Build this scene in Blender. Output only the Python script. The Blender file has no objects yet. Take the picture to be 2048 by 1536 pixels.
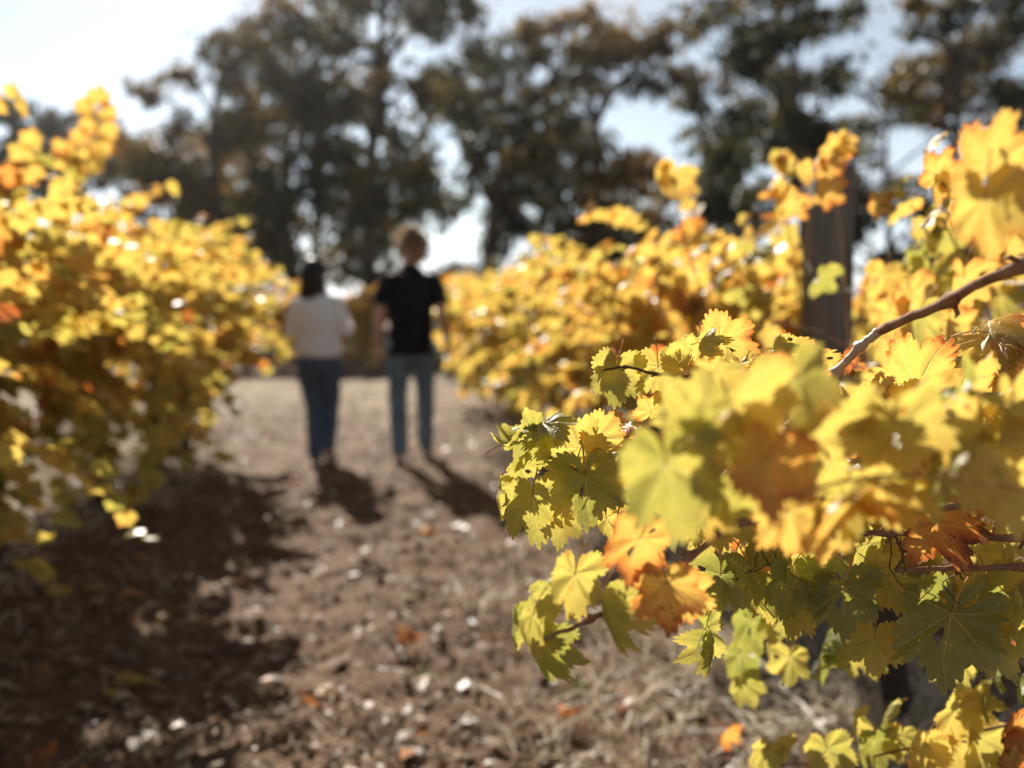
import bpy, bmesh, math, random
import numpy as np
from mathutils import Vector, Matrix, noise as mnoise

random.seed(7)
RNG = np.random.default_rng(7)
SC = bpy.context.scene
COL = SC.collection
R = math.radians

# ------------------------------------------------------------------ camera, world, sun, exposure
H, FPX, PITCH = 1.25, 1991.0, R(5.1)
cam = bpy.data.cameras.new('camera')
cam.lens, cam.sensor_width, cam.sensor_fit = 35.0, 36.0, 'HORIZONTAL'
cam.clip_start, cam.clip_end = 0.05, 2000
cam.dof.use_dof = True
cam.dof.focus_distance = 1.03
cam.dof.aperture_fstop = 2.7
cam.dof.aperture_blades = 0
camo = bpy.data.objects.new('camera', cam)
camo.location = (0, 0, H)
camo.rotation_euler = (math.pi / 2 - PITCH, 0, 0)
COL.objects.link(camo)
SC.camera = camo

SUN_AZ, SUN_EL = R(-18.4), R(33)
SUN = Vector((math.cos(SUN_EL) * math.sin(SUN_AZ), math.cos(SUN_EL) * math.cos(SUN_AZ), math.sin(SUN_EL)))
world = bpy.data.worlds.new('World')
SC.world = world
world.use_nodes = True
wn, wl = world.node_tree.nodes, world.node_tree.links
wn.clear()
sky = wn.new('ShaderNodeTexSky')
sky.sky_type = 'NISHITA'
sky.sun_disc = False
sky.sun_elevation = SUN_EL
sky.sun_rotation = SUN_AZ
sky.air_density, sky.dust_density, sky.ozone_density = 1.0, 0.25, 1.2
wtc = wn.new('ShaderNodeTexCoord')
wmap = wn.new('ShaderNodeMapping')
wmap.inputs['Scale'].default_value = (1.5, 1.5, 3.6)
cl = wn.new('ShaderNodeTexNoise')
cl.inputs['Scale'].default_value = 1.7
cl.inputs['Detail'].default_value = 7
cl.inputs['Roughness'].default_value = 0.55
cr = wn.new('ShaderNodeValToRGB')
cr.color_ramp.elements[0].position = 0.36
cr.color_ramp.elements[0].color = (0.45, 0.45, 0.45, 1)
cr.color_ramp.elements[1].position = 0.66
wbw = wn.new('ShaderNodeRGBToBW')                      # thin high cloud: whiter and a little brighter than the sky it veils
wmul = wn.new('ShaderNodeMixRGB')
wmul.blend_type = 'MULTIPLY'
wmul.inputs[0].default_value = 1.0
wmul.inputs[2].default_value = (1.06, 1.21, 1.37, 1)
wmix = wn.new('ShaderNodeMixRGB')
bg = wn.new('ShaderNodeBackground')
bg.inputs['Strength'].default_value = 0.05
wo = wn.new('ShaderNodeOutputWorld')
wl.new(wtc.outputs['Generated'], wmap.inputs['Vector'])
wl.new(wmap.outputs['Vector'], cl.inputs['Vector'])
wl.new(cl.outputs['Fac'], cr.inputs['Fac'])
wl.new(cr.outputs['Color'], wmix.inputs['Fac'])
wl.new(sky.outputs['Color'], wmix.inputs['Color1'])
wl.new(sky.outputs['Color'], wbw.inputs[0])
wl.new(wbw.outputs[0], wmul.inputs[1])
wl.new(wmul.outputs[0], wmix.inputs['Color2'])
wl.new(wmix.outputs['Color'], bg.inputs['Color'])
wl.new(bg.outputs['Background'], wo.inputs['Surface'])

sl = bpy.data.lights.new('sun', 'SUN')
sl.energy = 5.0
sl.angle = R(0.5)
sl.color = (1.0, 0.94, 0.84)
so = bpy.data.objects.new('sun', sl)
so.rotation_euler = SUN.to_track_quat('Z', 'Y').to_euler()
so.location = SUN * 40
COL.objects.link(so)
SC.view_settings.view_transform = 'Standard'
SC.view_settings.look = 'None'
SC.view_settings.exposure = 1.2
SC.view_settings.gamma = 1.0
SC.view_settings.use_curve_mapping = False
SC.render.engine = 'CYCLES'
SC.cycles.use_denoising = True
SC.cycles.max_bounces = 8
SC.cycles.diffuse_bounces = 4
SC.cycles.transmission_bounces = 4
SC.cycles.transparent_max_bounces = 8
SC.cycles.sample_clamp_indirect = 6.0

# ------------------------------------------------------------------ geometry helpers
CF = Vector((0, math.cos(PITCH), -math.sin(PITCH)))
CU = Vector((0, math.sin(PITCH), math.cos(PITCH)))
CR = Vector((1, 0, 0))
C0 = Vector((0, 0, H))


def ray(px, py):
    return CF + CR * ((px - 1024) / FPX) + CU * ((768 - py) / FPX)


def at(px, py, z):
    """point seen at photo position px,py that lies z metres in front of the camera"""
    return C0 + ray(px, py) * z


def ground_at(px, py):
    r = ray(px, py)
    return C0 + r * (-H / r.z)


RD = Vector((-0.151, 0.9886, 0)).normalized()      # along the rows
RN = Vector((0.9886, 0.151, 0)).normalized()       # across, to the right


def row(perp, s, z=0.0):
    p = RN * perp + RD * s
    p.z = z
    return p


def rnd(a, b):
    return random.uniform(a, b)


def rvec(s=1.0):
    while True:
        v = Vector((rnd(-1, 1), rnd(-1, 1), rnd(-1, 1)))
        if 0.05 < v.length < 1:
            return v * s


def link(o, parent=None):
    COL.objects.link(o)
    if parent is not None:
        o.parent = parent
    return o


def tag(o, label=None, cat=None, group=None, kind=None):
    if label:
        o['label'] = label
    if cat:
        o['category'] = cat
    if group:
        o['group'] = group
    if kind:
        o['kind'] = kind
    return o


def empty(name, loc, label, cat, group=None):
    o = bpy.data.objects.new(name, None)
    o.empty_display_size = 0.1
    o.location = loc
    link(o)
    return tag(o, label, cat, group)


def mesh_obj(name, verts, faces, mat, parent=None, smooth=False, origin=None):
    me = bpy.data.meshes.new(name)
    if origin is not None:
        verts = [(v[0] - origin[0], v[1] - origin[1], v[2] - origin[2]) for v in verts]
    me.from_pydata([tuple(v) for v in verts], [], faces)
    me.update()
    if smooth:
        me.polygons.foreach_set('use_smooth', [True] * len(me.polygons))
    if mat:
        me.materials.append(mat)
    o = bpy.data.objects.new(name, me)
    return link(o, parent)


class Geo:
    def __init__(self):
        self.v, self.f = [], []

    def tube(self, pts, rad, seg=6, side=None, rough=0.0, cap=True):
        """tube along pts; rad = float, list of floats or list of (ra, rb)"""
        pts = [Vector(p) for p in pts]
        n = len(pts)
        if not isinstance(rad, (list, tuple)):
            rad = [rad] * n
        base = len(self.v)
        ref = Vector(side) if side is not None else None
        for i, p in enumerate(pts):
            t = (pts[min(i + 1, n - 1)] - pts[max(i - 1, 0)])
            t = t.normalized() if t.length > 1e-9 else Vector((0, 0, 1))
            if ref is None:
                ref = Vector((1, 0, 0)) if abs(t.x) < 0.8 else Vector((0, 1, 0))
            a = ref - t * ref.dot(t)
            a.normalize()
            b = t.cross(a)
            if side is None:
                ref = a
            r = rad[i]
            ra, rb = (r if isinstance(r, (list, tuple)) else (r, r))
            for k in range(seg):
                th = 2 * math.pi * k / seg
                q = 1 + (rnd(-rough, rough) if rough else 0)
                self.v.append(p + a * (math.cos(th) * ra * q) + b * (math.sin(th) * rb * q))
        for i in range(n - 1):
            for k in range(seg):
                k2 = (k + 1) % seg
                self.f.append((base + i * seg + k, base + i * seg + k2, base + (i + 1) * seg + k2, base + (i + 1) * seg + k))
        if cap:
            self.f.append(tuple(base + k for k in reversed(range(seg))))
            self.f.append(tuple(base + (n - 1) * seg + k for k in range(seg)))

    def ball(self, c, r, seg=10, rings=6, rot=None):
        c = Vector(c)
        rx, ry, rz = r if isinstance(r, (list, tuple)) else (r, r, r)
        base = len(self.v)
        for i in range(rings + 1):
            ph = math.pi * (i + 0.02) / (rings + 0.04)
            for k in range(seg):
                th = 2 * math.pi * k / seg
                q = Vector((rx * math.sin(ph) * math.cos(th), ry * math.sin(ph) * math.sin(th), rz * math.cos(ph)))
                if rot is not None:
                    q = rot @ q
                self.v.append(c + q)
        for i in range(rings):
            for k in range(seg):
                k2 = (k + 1) % seg
                self.f.append((base + i * seg + k, base + (i + 1) * seg + k, base + (i + 1) * seg + k2, base + i * seg + k2))
        self.f.append(tuple(base + k for k in range(seg)))
        self.f.append(tuple(base + rings * seg + k for k in reversed(range(seg))))

    def obj(self, name, mat, parent=None, smooth=True, origin=None):
        return mesh_obj(name, self.v, self.f, mat, parent, smooth, origin)


def smooth_path(pts, sub=6):
    """Catmull-Rom through pts"""
    P = [Vector(p) for p in pts]
    P = [P[0] * 2 - P[1]] + P + [P[-1] * 2 - P[-2]]
    out = []
    for i in range(1, len(P) - 2):
        p0, p1, p2, p3 = P[i - 1], P[i], P[i + 1], P[i + 2]
        for k in range(sub):
            t = k / sub
            out.append(0.5 * ((2 * p1) + (p2 - p0) * t + (2 * p0 - 5 * p1 + 4 * p2 - p3) * t * t + (3 * p1 - p0 - 3 * p2 + p3) * t ** 3))
    out.append(P[-2])
    return out


# ------------------------------------------------------------------ node helpers and materials
class NT:
    def __init__(self, name):
        self.m = bpy.data.materials.new(name)
        self.m.use_nodes = True
        self.t = self.m.node_tree
        self.t.nodes.clear()
        self.out = self.t.nodes.new('ShaderNodeOutputMaterial')

    def n(self, typ, **kw):
        nd = self.t.nodes.new(typ)
        for k, v in kw.items():
            if k.startswith('_'):
                setattr(nd, k[1:], v)
        return nd

    def l(self, a, b):
        self.t.links.new(a, b)

    def put(self, sock, val):
        if hasattr(val, 'is_linked') or isinstance(val, bpy.types.NodeSocket):
            self.l(val, sock)
        else:
            sock.default_value = val

    def math(self, op, a, b=None, c=None, clamp=False):
        nd = self.t.nodes.new('ShaderNodeMath')
        nd.operation = op
        nd.use_clamp = clamp
        self.put(nd.inputs[0], a)
        if b is not None:
            self.put(nd.inputs[1], b)
        if c is not None:
            self.put(nd.inputs[2], c)
        return nd.outputs[0]

    def mix(self, f, a, b, typ='MIX'):
        nd = self.t.nodes.new('ShaderNodeMixRGB')
        nd.blend_type = typ
        self.put(nd.inputs[0], f)
        self.put(nd.inputs[1], a if not isinstance(a, tuple) else (*a, 1)[:4])
        self.put(nd.inputs[2], b if not isinstance(b, tuple) else (*b, 1)[:4])
        return nd.outputs[0]

    def noise(self, scale, detail=4, rough=0.55, vec=None, out='Fac'):
        nd = self.t.nodes.new('ShaderNodeTexNoise')
        nd.inputs['Scale'].default_value = scale
        nd.inputs['Detail'].default_value = detail
        nd.inputs['Roughness'].default_value = rough
        if vec is not None:
            self.l(vec, nd.inputs['Vector'])
        return nd.outputs[out]

    def ramp(self, f, stops):
        nd = self.t.nodes.new('ShaderNodeValToRGB')
        e = nd.color_ramp.elements
        while len(e) < len(stops):
            e.new(0.5)
        for i, (p, c) in enumerate(stops):
            e[i].position = p
            e[i].color = (*c, 1)
        self.put(nd.inputs[0], f)
        return nd.outputs[0]

    def objco(self):
        return self.t.nodes.new('ShaderNodeTexCoord').outputs['Object']

    def attr(self, name, out='Fac'):
        nd = self.t.nodes.new('ShaderNodeAttribute')
        nd.attribute_name = name
        return nd.outputs[out]

    def bump(self, h, strength=0.5, dist=0.01):
        nd = self.t.nodes.new('ShaderNodeBump')
        nd.inputs['Strength'].default_value = strength
        nd.inputs['Distance'].default_value = dist
        self.l(h, nd.inputs['Height'])
        return nd.outputs[0]

    def principled(self, col, rough=0.8, spec=0.3, normal=None, sheen=None):
        p = self.t.nodes.new('ShaderNodeBsdfPrincipled')
        self.put(p.inputs['Base Color'], col if not isinstance(col, tuple) else (*col, 1)[:4])
        self.put(p.inputs['Roughness'], rough)
        p.inputs['Specular IOR Level'].default_value = spec
        if normal is not None:
            self.l(normal, p.inputs['Normal'])
        if sheen:
            p.inputs['Sheen Weight'].default_value = sheen
        return p.outputs[0]

    def finish(self, bsdf):
        self.l(bsdf, self.out.inputs['Surface'])
        return self.m


def simple_mat(name, c1, c2, scale=12, rough=0.8, spec=0.3, bump=0.3, bscale=40, stretch=None, bdist=0.01, sheen=None):
    t = NT(name)
    co = t.objco()
    if stretch:
        mp = t.n('ShaderNodeMapping')
        mp.inputs['Scale'].default_value = stretch
        t.l(co, mp.inputs['Vector'])
        co = mp.outputs[0]
    f = t.noise(scale, 5, 0.6, co)
    c = t.ramp(f, [(0.3, c1), (0.7, c2)])
    b = t.bump(t.noise(bscale, 5, 0.6, co), bump, bdist)
    return t.finish(t.principled(c, rough, spec, b, sheen))


LEAF_STOPS = [(0.0, (0.115, 0.135, 0.03)), (0.22, (0.28, 0.285, 0.065)), (0.42, (0.49, 0.41, 0.105)), (0.62, (0.62, 0.43, 0.11)),
              (0.78, (0.58, 0.26, 0.065)), (0.9, (0.40, 0.11, 0.028)), (1.0, (0.15, 0.055, 0.028))]



def leaf_material(veins=True):
    t = NT('grape_leaf_veined' if veins else 'grape_leaf_plain')
    oi = t.n('ShaderNodeObjectInfo')
    sep = t.n('ShaderNodeSeparateColor')
    t.l(oi.outputs['Color'], sep.inputs[0])
    tint = t.math('ADD', sep.outputs[0], t.attr('tint'))
    edge = t.attr('edge')
    geo = t.n('ShaderNodeNewGeometry')
    nz = t.noise(26, 4, 0.6, geo.outputs['Position'])
    nz2 = t.noise(140, 3, 0.6, geo.outputs['Position'])
    e = t.math('POWER', edge, 5.0)
    e = t.math('MULTIPLY', e, t.math('MULTIPLY', t.math('SUBTRACT', nz, 0.30), 1.15))
    tt = t.math('ADD', tint, t.math('MULTIPLY', e, sep.outputs[1]))
    tt = t.math('ADD', tt, t.math('MULTIPLY', t.math('SUBTRACT', nz, 0.5), 0.34))
    blot = t.math('GREATER_THAN', t.math('ADD', t.math('MULTIPLY', nz, 0.45), t.math('MULTIPLY', nz2, 0.55)), 0.625)
    tt = t.math('ADD', tt, t.math('MULTIPLY', blot, 0.3), clamp=True)
    col = t.ramp(tt, LEAF_STOPS)
    nrm = None
    if veins:
        uv = t.n('ShaderNodeUVMap', _uv_map='leaf')
        su = t.n('ShaderNodeSeparateXYZ')
        t.l(uv.outputs[0], su.inputs[0])
        x = t.math('ABSOLUTE', su.outputs[0])
        y = su.outputs[1]
        tot = None
        for k, (ang, wid) in enumerate(((0, 0.015), (50, 0.013), (106, 0.011))):
            s, c = math.sin(R(ang)), math.cos(R(ang))
            al = t.math('ADD', t.math('MULTIPLY', x, s), t.math('MULTIPLY', y, c))
            pe = t.math('ABSOLUTE', t.math('SUBTRACT', t.math('MULTIPLY', x, c), t.math('MULTIPLY', y, s)))
            w = t.math('MAXIMUM', t.math('MULTIPLY_ADD', al, -wid * 0.9, wid), 0.002)
            m = t.math('SUBTRACT', 1.0, t.math('DIVIDE', pe, w), clamp=True)
            m = t.math('MULTIPLY', m, t.math('GREATER_THAN', al, 0.0))
            fr = t.math('FRACT', t.math('MULTIPLY', t.math('SUBTRACT', al, t.math('MULTIPLY', pe, 0.75)), 10.5))
            fr = t.math('ABSOLUTE', t.math('SUBTRACT', fr, 0.5))
            sec = t.math('SUBTRACT', 1.0, t.math('DIVIDE', fr, 0.055), clamp=True)
            sec = t.math('MULTIPLY', sec, t.math('LESS_THAN', pe, t.math('MULTIPLY', al, 0.46)))
            m = t.math('MAXIMUM', m, t.math('MULTIPLY', sec, 0.5))
            tot = m if tot is None else t.math('MAXIMUM', tot, m)
        col = t.mix(t.math('MULTIPLY', tot, 0.8), col, (0.74, 0.67, 0.32))
        hgt = t.math('ADD', t.math('MULTIPLY', tot, -0.6), t.math('MULTIPLY', nz2, 0.5))
        nrm = t.bump(hgt, 0.8, 0.0022)
    p = t.principled(t.mix(1.0, col, (0.92, 0.92, 0.92), 'MULTIPLY'), 0.41, 0.55, nrm)
    tr = t.n('ShaderNodeBsdfTranslucent')
    t.l(t.mix(1.0, col, (1.16, 1.10, 0.86), 'MULTIPLY'), tr.inputs['Color'])
    if nrm is not None:
        t.l(nrm, tr.inputs['Normal'])
    mx = t.n('ShaderNodeMixShader')
    mx.inputs[0].default_value = 0.56
    t.l(p, mx.inputs[1])
    t.l(tr.outputs[0], mx.inputs[2])
    return t.finish(mx.outputs[0])


M_LEAF = leaf_material(True)
M_LEAFP = leaf_material(False)
M_PETIOLE = simple_mat('petiole', (0.42, 0.16, 0.05), (0.52, 0.34, 0.08), 20, 0.5, 0.4, 0.1)
M_CANE = simple_mat('cane_bark', (0.15, 0.065, 0.035), (0.36, 0.20, 0.11), 55, 0.8, 0.2, 0.9, 260, (1, 1, 1), 0.0025)
M_CANEP = simple_mat('pale_cane_bark', (0.30, 0.20, 0.14), (0.52, 0.40, 0.30), 40, 0.55, 0.4, 0.5, 120, None, 0.002)
M_TRUNK = simple_mat('vine_trunk_bark', (0.030, 0.021, 0.016), (0.085, 0.06, 0.045), 18, 0.95, 0.1, 1.0, 50, (1, 1, 0.2), 0.01)
M_POST = simple_mat('weathered_post', (0.075, 0.066, 0.056), (0.24, 0.215, 0.185), 22, 0.9, 0.15, 1.0, 60, (1, 1, 0.06), 0.01)
M_WIRE = simple_mat('galvanised_wire', (0.35, 0.35, 0.36), (0.55, 0.55, 0.56), 30, 0.4, 0.6, 0.1)
M_TENDRIL = simple_mat('tendril', (0.05, 0.028, 0.018), (0.14, 0.07, 0.035), 30, 0.7, 0.3, 0.1)
M_BARK = simple_mat('eucalypt_bark', (0.045, 0.036, 0.03), (0.11, 0.09, 0.075), 3, 0.95, 0.1, 0.8, 8, (1, 1, 0.3), 0.05)
M_STRAW = None


def ground_material():
    t = NT('vineyard_soil')
    co = t.n('ShaderNodeNewGeometry').outputs['Position']
    sp = t.n('ShaderNodeSeparateXYZ')
    t.l(co, sp.inputs[0])
    big = t.noise(0.9, 5, 0.6, co)
    mid = t.noise(7, 6, 0.65, co)
    fine = t.noise(45, 5, 0.7, co)
    soil = t.ramp(mid, [(0.25, (0.044, 0.022, 0.011)), (0.5, (0.108, 0.060, 0.032)), (0.78, (0.20, 0.122, 0.068))])
    soil = t.mix(t.math('MULTIPLY', t.math('SUBTRACT', fine, 0.35), 0.8, clamp=True), soil, (0.25, 0.162, 0.094))
    straw = t.ramp(fine, [(0.3, (0.21, 0.155, 0.09)), (0.7, (0.45, 0.36, 0.235))])
    far = t.math('MULTIPLY', t.math('SUBTRACT', sp.outputs[1], 8.0), 0.22, clamp=True)
    far = t.math('MULTIPLY', far, t.math('MULTIPLY', t.math('SUBTRACT', 15.2, sp.outputs[1]), 2.0, clamp=True))   # bare soil again, its darker colour painting in the cross row's shade
    amt = t.math('MULTIPLY', t.math('SUBTRACT', t.math('ADD', t.math('MULTIPLY', far, 0.28), t.math('MULTIPLY', big, 0.75)), 0.48), 4.0, clamp=True)
    amt = t.math('MULTIPLY', amt, t.math('MULTIPLY_ADD', mid, 0.7, 0.25))
    col = t.mix(amt, soil, straw)
    b = t.bump(t.math('ADD', t.math('MULTIPLY', mid, 1.0), t.math('MULTIPLY', fine, 0.45)), 0.9, 0.03)
    return t.finish(t.principled(col, 0.92, 0.18, b))


M_GROUND = ground_material()


# ------------------------------------------------------------------ ground
def hash2(ix, iy, seed):
    h = (ix.astype(np.int64) * 374761393 + iy.astype(np.int64) * 668265263 + seed * 974711) & 0x7fffffff
    h = ((h ^ (h >> 13)) * 1274126177) & 0x7fffffff
    return ((h ^ (h >> 16)) & 0xffff) / 65535.0


def vnoise(x, y, f, seed):
    x, y = x * f, y * f
    ix, iy = np.floor(x), np.floor(y)
    fx, fy = x - ix, y - iy
    fx, fy = fx * fx * (3 - 2 * fx), fy * fy * (3 - 2 * fy)
    a, b = hash2(ix, iy, seed), hash2(ix + 1, iy, seed)
    c, d = hash2(ix, iy + 1, seed), hash2(ix + 1, iy + 1, seed)
    return (a * (1 - fx) + b * fx) * (1 - fy) + (c * (1 - fx) + d * fx) * fy


def ground_height(x, y):
    x, y = np.asarray(x, float), np.asarray(y, float)
    near = np.clip(1.25 - np.hypot(x, y) / 16, 0.0, 1)
    h = (vnoise(x, y, 0.8, 1) - 0.5) * 0.06 + (vnoise(x * 1.0, y * 1.0, 1.5, 9) - 0.5) * 0.04 + (vnoise(x, y, 2.6, 2) - 0.5) * 0.045
    cl_ = vnoise(x, y, 7, 3)
    h = h + ((cl_ - 0.5) * 0.036 + (vnoise(x, y, 15, 4) - 0.5) * 0.032 + (vnoise(x, y, 31, 5) - 0.5) * 0.016) * near
    perp = x * RN.x + y * RN.y
    for c in (1.5, -1.5):                     # low berm under each row
        h = h + 0.05 * np.exp(-((perp - c) / 0.35) ** 2) * (y < 14)
    return h - 0.02


def gz(x, y):
    return float(ground_height(np.array([x]), np.array([y]))[0])


def build_ground():
    xs = np.concatenate([-np.geomspace(7, 900, 26)[::-1], np.linspace(-7, 5, 300)[1:-1], np.geomspace(5, 900, 28)])
    ys = np.concatenate([-np.geomspace(0.8, 400, 14)[::-1], np.linspace(-0.8, 1.6, 20)[1:], np.linspace(1.6, 7, 190)[1:], np.linspace(7, 20, 150)[1:], np.geomspace(20, 1600, 40)[1:]])
    X, Y = np.meshgrid(xs, ys)
    Z = ground_height(X, Y)
    nx, ny = len(xs), len(ys)
    V = np.stack([X.ravel(), Y.ravel(), Z.ravel()], 1)
    i = np.arange(ny - 1)[:, None] * nx + np.arange(nx - 1)[None, :]
    F = np.stack([i, i + 1, i + nx + 1, i + nx], -1).reshape(-1, 4)
    o = mesh_obj('ground', V.tolist(), F.tolist(), M_GROUND, None, True)
    tag(o, 'brown cultivated soil path between the two vine rows', None, None, 'structure')


build_ground()


# ------------------------------------------------------------------ grape leaf shapes
def leaf_outline(seed, teeth=True, npts=108):
    rs = random.Random(seed)
    deep = rs.uniform(0.8, 1.1)
    ctrl = [(-180, 0.08), (-168, 0.30), (-146, 0.47), (-116, 0.60), (-96, 0.56 - 0.03 * deep), (-82, 0.52 - 0.07 * deep), (-68, 0.60),
            (-50, 0.69), (-36, 0.62), (-26, 0.56 - 0.07 * deep), (-16, 0.64), (0, 0.75)]
    ctrl = [(a, r * rs.uniform(0.93, 1.07)) for a, r in ctrl] + [(-a, r * rs.uniform(0.93, 1.07)) for a, r in reversed(ctrl[:-1])]
    A = np.array([c[0] for c in ctrl], float)
    Rr = np.array([c[1] for c in ctrl], float)
    th = np.linspace(-174, 174, npts)
    r = np.interp(th, A, Rr)
    if teeth:
        period = 3 if npts >= 72 else 2
        saw = np.array([0.0, 0.85, 0.9]) if period == 3 else np.array([0.0, 1.0])
        idx = np.arange(npts) % period
        amp = np.array([rs.uniform(0.04, 0.19) for _ in range(npts // period + 1)])[np.arange(npts) // period]
        r = r * (1 - 0.04 + amp * saw[idx])
    return th, r


def leaf_mesh(name, seed, hi=True, curl=0.0, fold=0.25, wave=0.05, droop=0.25, holes=0, petiole=True):
    rs = random.Random(seed * 31 + 5)
    npts = 108 if hi else 30
    th, r = leaf_outline(seed, True, npts)
    rings = [0.28, 0.55, 0.8, 1.0] if hi else [0.55, 1.0]
    V, F, E, UV = [(0, 0, 0)], [], [0.0], [(0, 0)]
    ph = [rs.uniform(0, 6.28) for _ in range(4)]
    ax = rs.uniform(-0.5, 0.5)
    lob = [rs.uniform(-0.35, 0.45) for _ in range(5)]               # each lobe curls its own way
    skew = rs.uniform(-0.09, 0.09)

    def shape(x, y):
        q = math.hypot(x, y)
        an = math.atan2(x, y)
        z = -fold * abs(x) * (0.6 + 0.6 * q) - droop * max(y, 0) ** 2 * 1.2
        z += wave * q * (math.sin(an * 5 + ph[0]) + 0.6 * math.sin(an * 9 + ph[1])) + 0.04 * math.sin(7 * x + ph[2]) * math.sin(6 * y + ph[3])
        for va in (0, 50, -50, 106, -106):                       # blade puckers up between its main veins
            d = abs(math.degrees(an) - va)
            z -= 0.035 * q * math.exp(-(d / 9) ** 2)
        for va, lb in zip((0, 50, -50, 106, -106), lob):
            z += lb * max(0.0, q - 0.33) ** 1.5 * math.exp(-((math.degrees(an) - va) / 24) ** 2)
        z += 0.018 * math.sin(19 * x + ph[3]) * math.sin(17 * y + ph[1])
        x = x * (1 + (skew if x > 0 else -skew))
        X, Y, Z = x, y, z
        if curl:
            k = curl * (1 + ax * y)
            X = math.sin(k * x) / k
            Z += (1 - math.cos(k * x)) / k
            k2 = curl * 0.8
            Y2 = math.sin(k2 * y) / k2
            Z += (1 - math.cos(k2 * y)) / k2
            Y = Y2
        return X, Y, Z
    for s in rings:
        for a, q in zip(th, r):
            # the inner rings are rounder than the margin
            rr = q * s if s == 1.0 else (q * 0.75 + 0.42 * 0.25) * s
            rr = min(rr, q * (0.97 if s < 1 else 1))
            x, y = rr * math.sin(math.radians(a)), rr * math.cos(math.radians(a))
            V.append(shape(x, y))
            E.append(s)
            UV.append((x, y))
    hole_cells = set()
    for _ in range(holes):
        c = rs.randrange(8, npts - 10)
        ring = rs.choice([0, 1])
        for dk in range(rs.choice([4, 6])):
            hole_cells.add((ring, c + dk))
    for k in range(npts - 1):
        F.append((0, 1 + k + 1, 1 + k))
    nr = len(rings)
    for j in range(nr - 1):
        for k in range(npts - 1):
            if (j, k) in hole_cells:
                continue
            a = 1 + j * npts + k
            b = 1 + (j + 1) * npts + k
            F.append((a, a + 1, b + 1, b))
    nleaf = len(F)
    if petiole:
        g = Geo()
        e = Vector((0, -0.62, -0.22))
        g.tube(smooth_path([(0, 0.02, -0.012), (0, -0.2, -0.03), (0.02, -0.42, -0.1), e], 2 if hi else 1), 0.013, 5 if hi else 3)
        b = len(V)
        V += [tuple(v) for v in g.v]
        E += [0.0] * len(g.v)
        UV += [(0, 0)] * len(g.v)
        F += [tuple(b + i for i in f) for f in g.f]
    me = bpy.data.meshes.new(name)
    me.from_pydata(V, [], F)
    me.update()
    me.materials.append(M_LEAF if hi else M_LEAFP)
    me.materials.append(M_PETIOLE)
    me.polygons.foreach_set('material_index', [0] * nleaf + [1] * (len(F) - nleaf))
    me.polygons.foreach_set('use_smooth', [True] * len(F))
    at_ = me.attributes.new('edge', 'FLOAT', 'POINT')
    at_.data.foreach_set('value', E)
    uvl = me.uv_layers.new(name='leaf')
    li = np.empty(len(me.loops), int)
    me.loops.foreach_get('vertex_index', li)
    uvl.data.foreach_set('uv', np.array(UV, float)[li].ravel())
    return me


HI = []
rs_ = random.Random(4)
for s in range(16):
    HI.append(leaf_mesh('leaf', 100 + s, True, 0.0, rs_.choice([0.05, 0.2, 0.35, 0.5, 0.75]), rs_.uniform(0.045, 0.115), rs_.uniform(0.0, 0.55), [0, 2, 0, 3, 1][s % 5]))
HI_FOLD = [leaf_mesh('leaf', 140 + s, True, 0.0, 1.35 + 0.3 * s, 0.05, 0.3, 0) for s in range(3)]       # nearly shut along the midrib
HI_CURL = [leaf_mesh('leaf', 160 + s, True, [2.6, -2.2, 3.2][s], 0.3, 0.11, 0.4, 1) for s in range(3)]  # dry and rolled up
LO = [leaf_mesh('leaf', 200 + s, False, [0, 0, 0, 1.6, 0, -1.5][s], [0.15, 0.35, 0.6, 0.2, 0.9, 0.3][s], 0.06, [0.1, 0.35, 0.2][s % 3]) for s in range(6)]
PET_END = Vector((0, -0.62, -0.22))


def frame(normal, tip):
    z = Vector(normal).normalized()
    y = Vector(tip)
    y = y - z * y.dot(z)
    if y.length < 1e-4:
        y = z.orthogonal()
    y.normalize()
    x = y.cross(z)
    return Matrix((x, y, z)).transposed()


def add_leaf(root, mesh, junction, rot3, size, tint, edge=0.5):
    o = bpy.data.objects.new('leaf', mesh)
    sx = size * rnd(0.9, 1.1)
    m = Matrix.Translation(junction - root.location) @ rot3.to_4x4() @ Matrix.Diagonal((sx, size, size, 1))
    o.matrix_local = m
    o.color = (tint, edge, 0, 1)
    COL.objects.link(o)
    o.parent = root
    return o


def pick_tint(mean, sd=0.1, rust=0.06):
    if random.random() < rust:
        return rnd(0.74, 0.97)
    return min(0.86, max(0.04, random.gauss(mean, sd)))


def sun_leaf_dir(out=None, sunw=0.75, rw=0.55):
    n = SUN * sunw + rvec(rw) + Vector((0, 0, 0.12))
    if random.random() < 0.12:                                      # a leaf lying flat, its gloss turned to the sky
        n = Vector((-0.2, -0.2, 1)) + rvec(0.45)
    if out is not None:
        n += out * 0.25
    tip = Vector((0, 0, -1.0)) + rvec(0.75)
    if out is not None:
        tip += out * 0.35
    return n, tip


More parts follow.
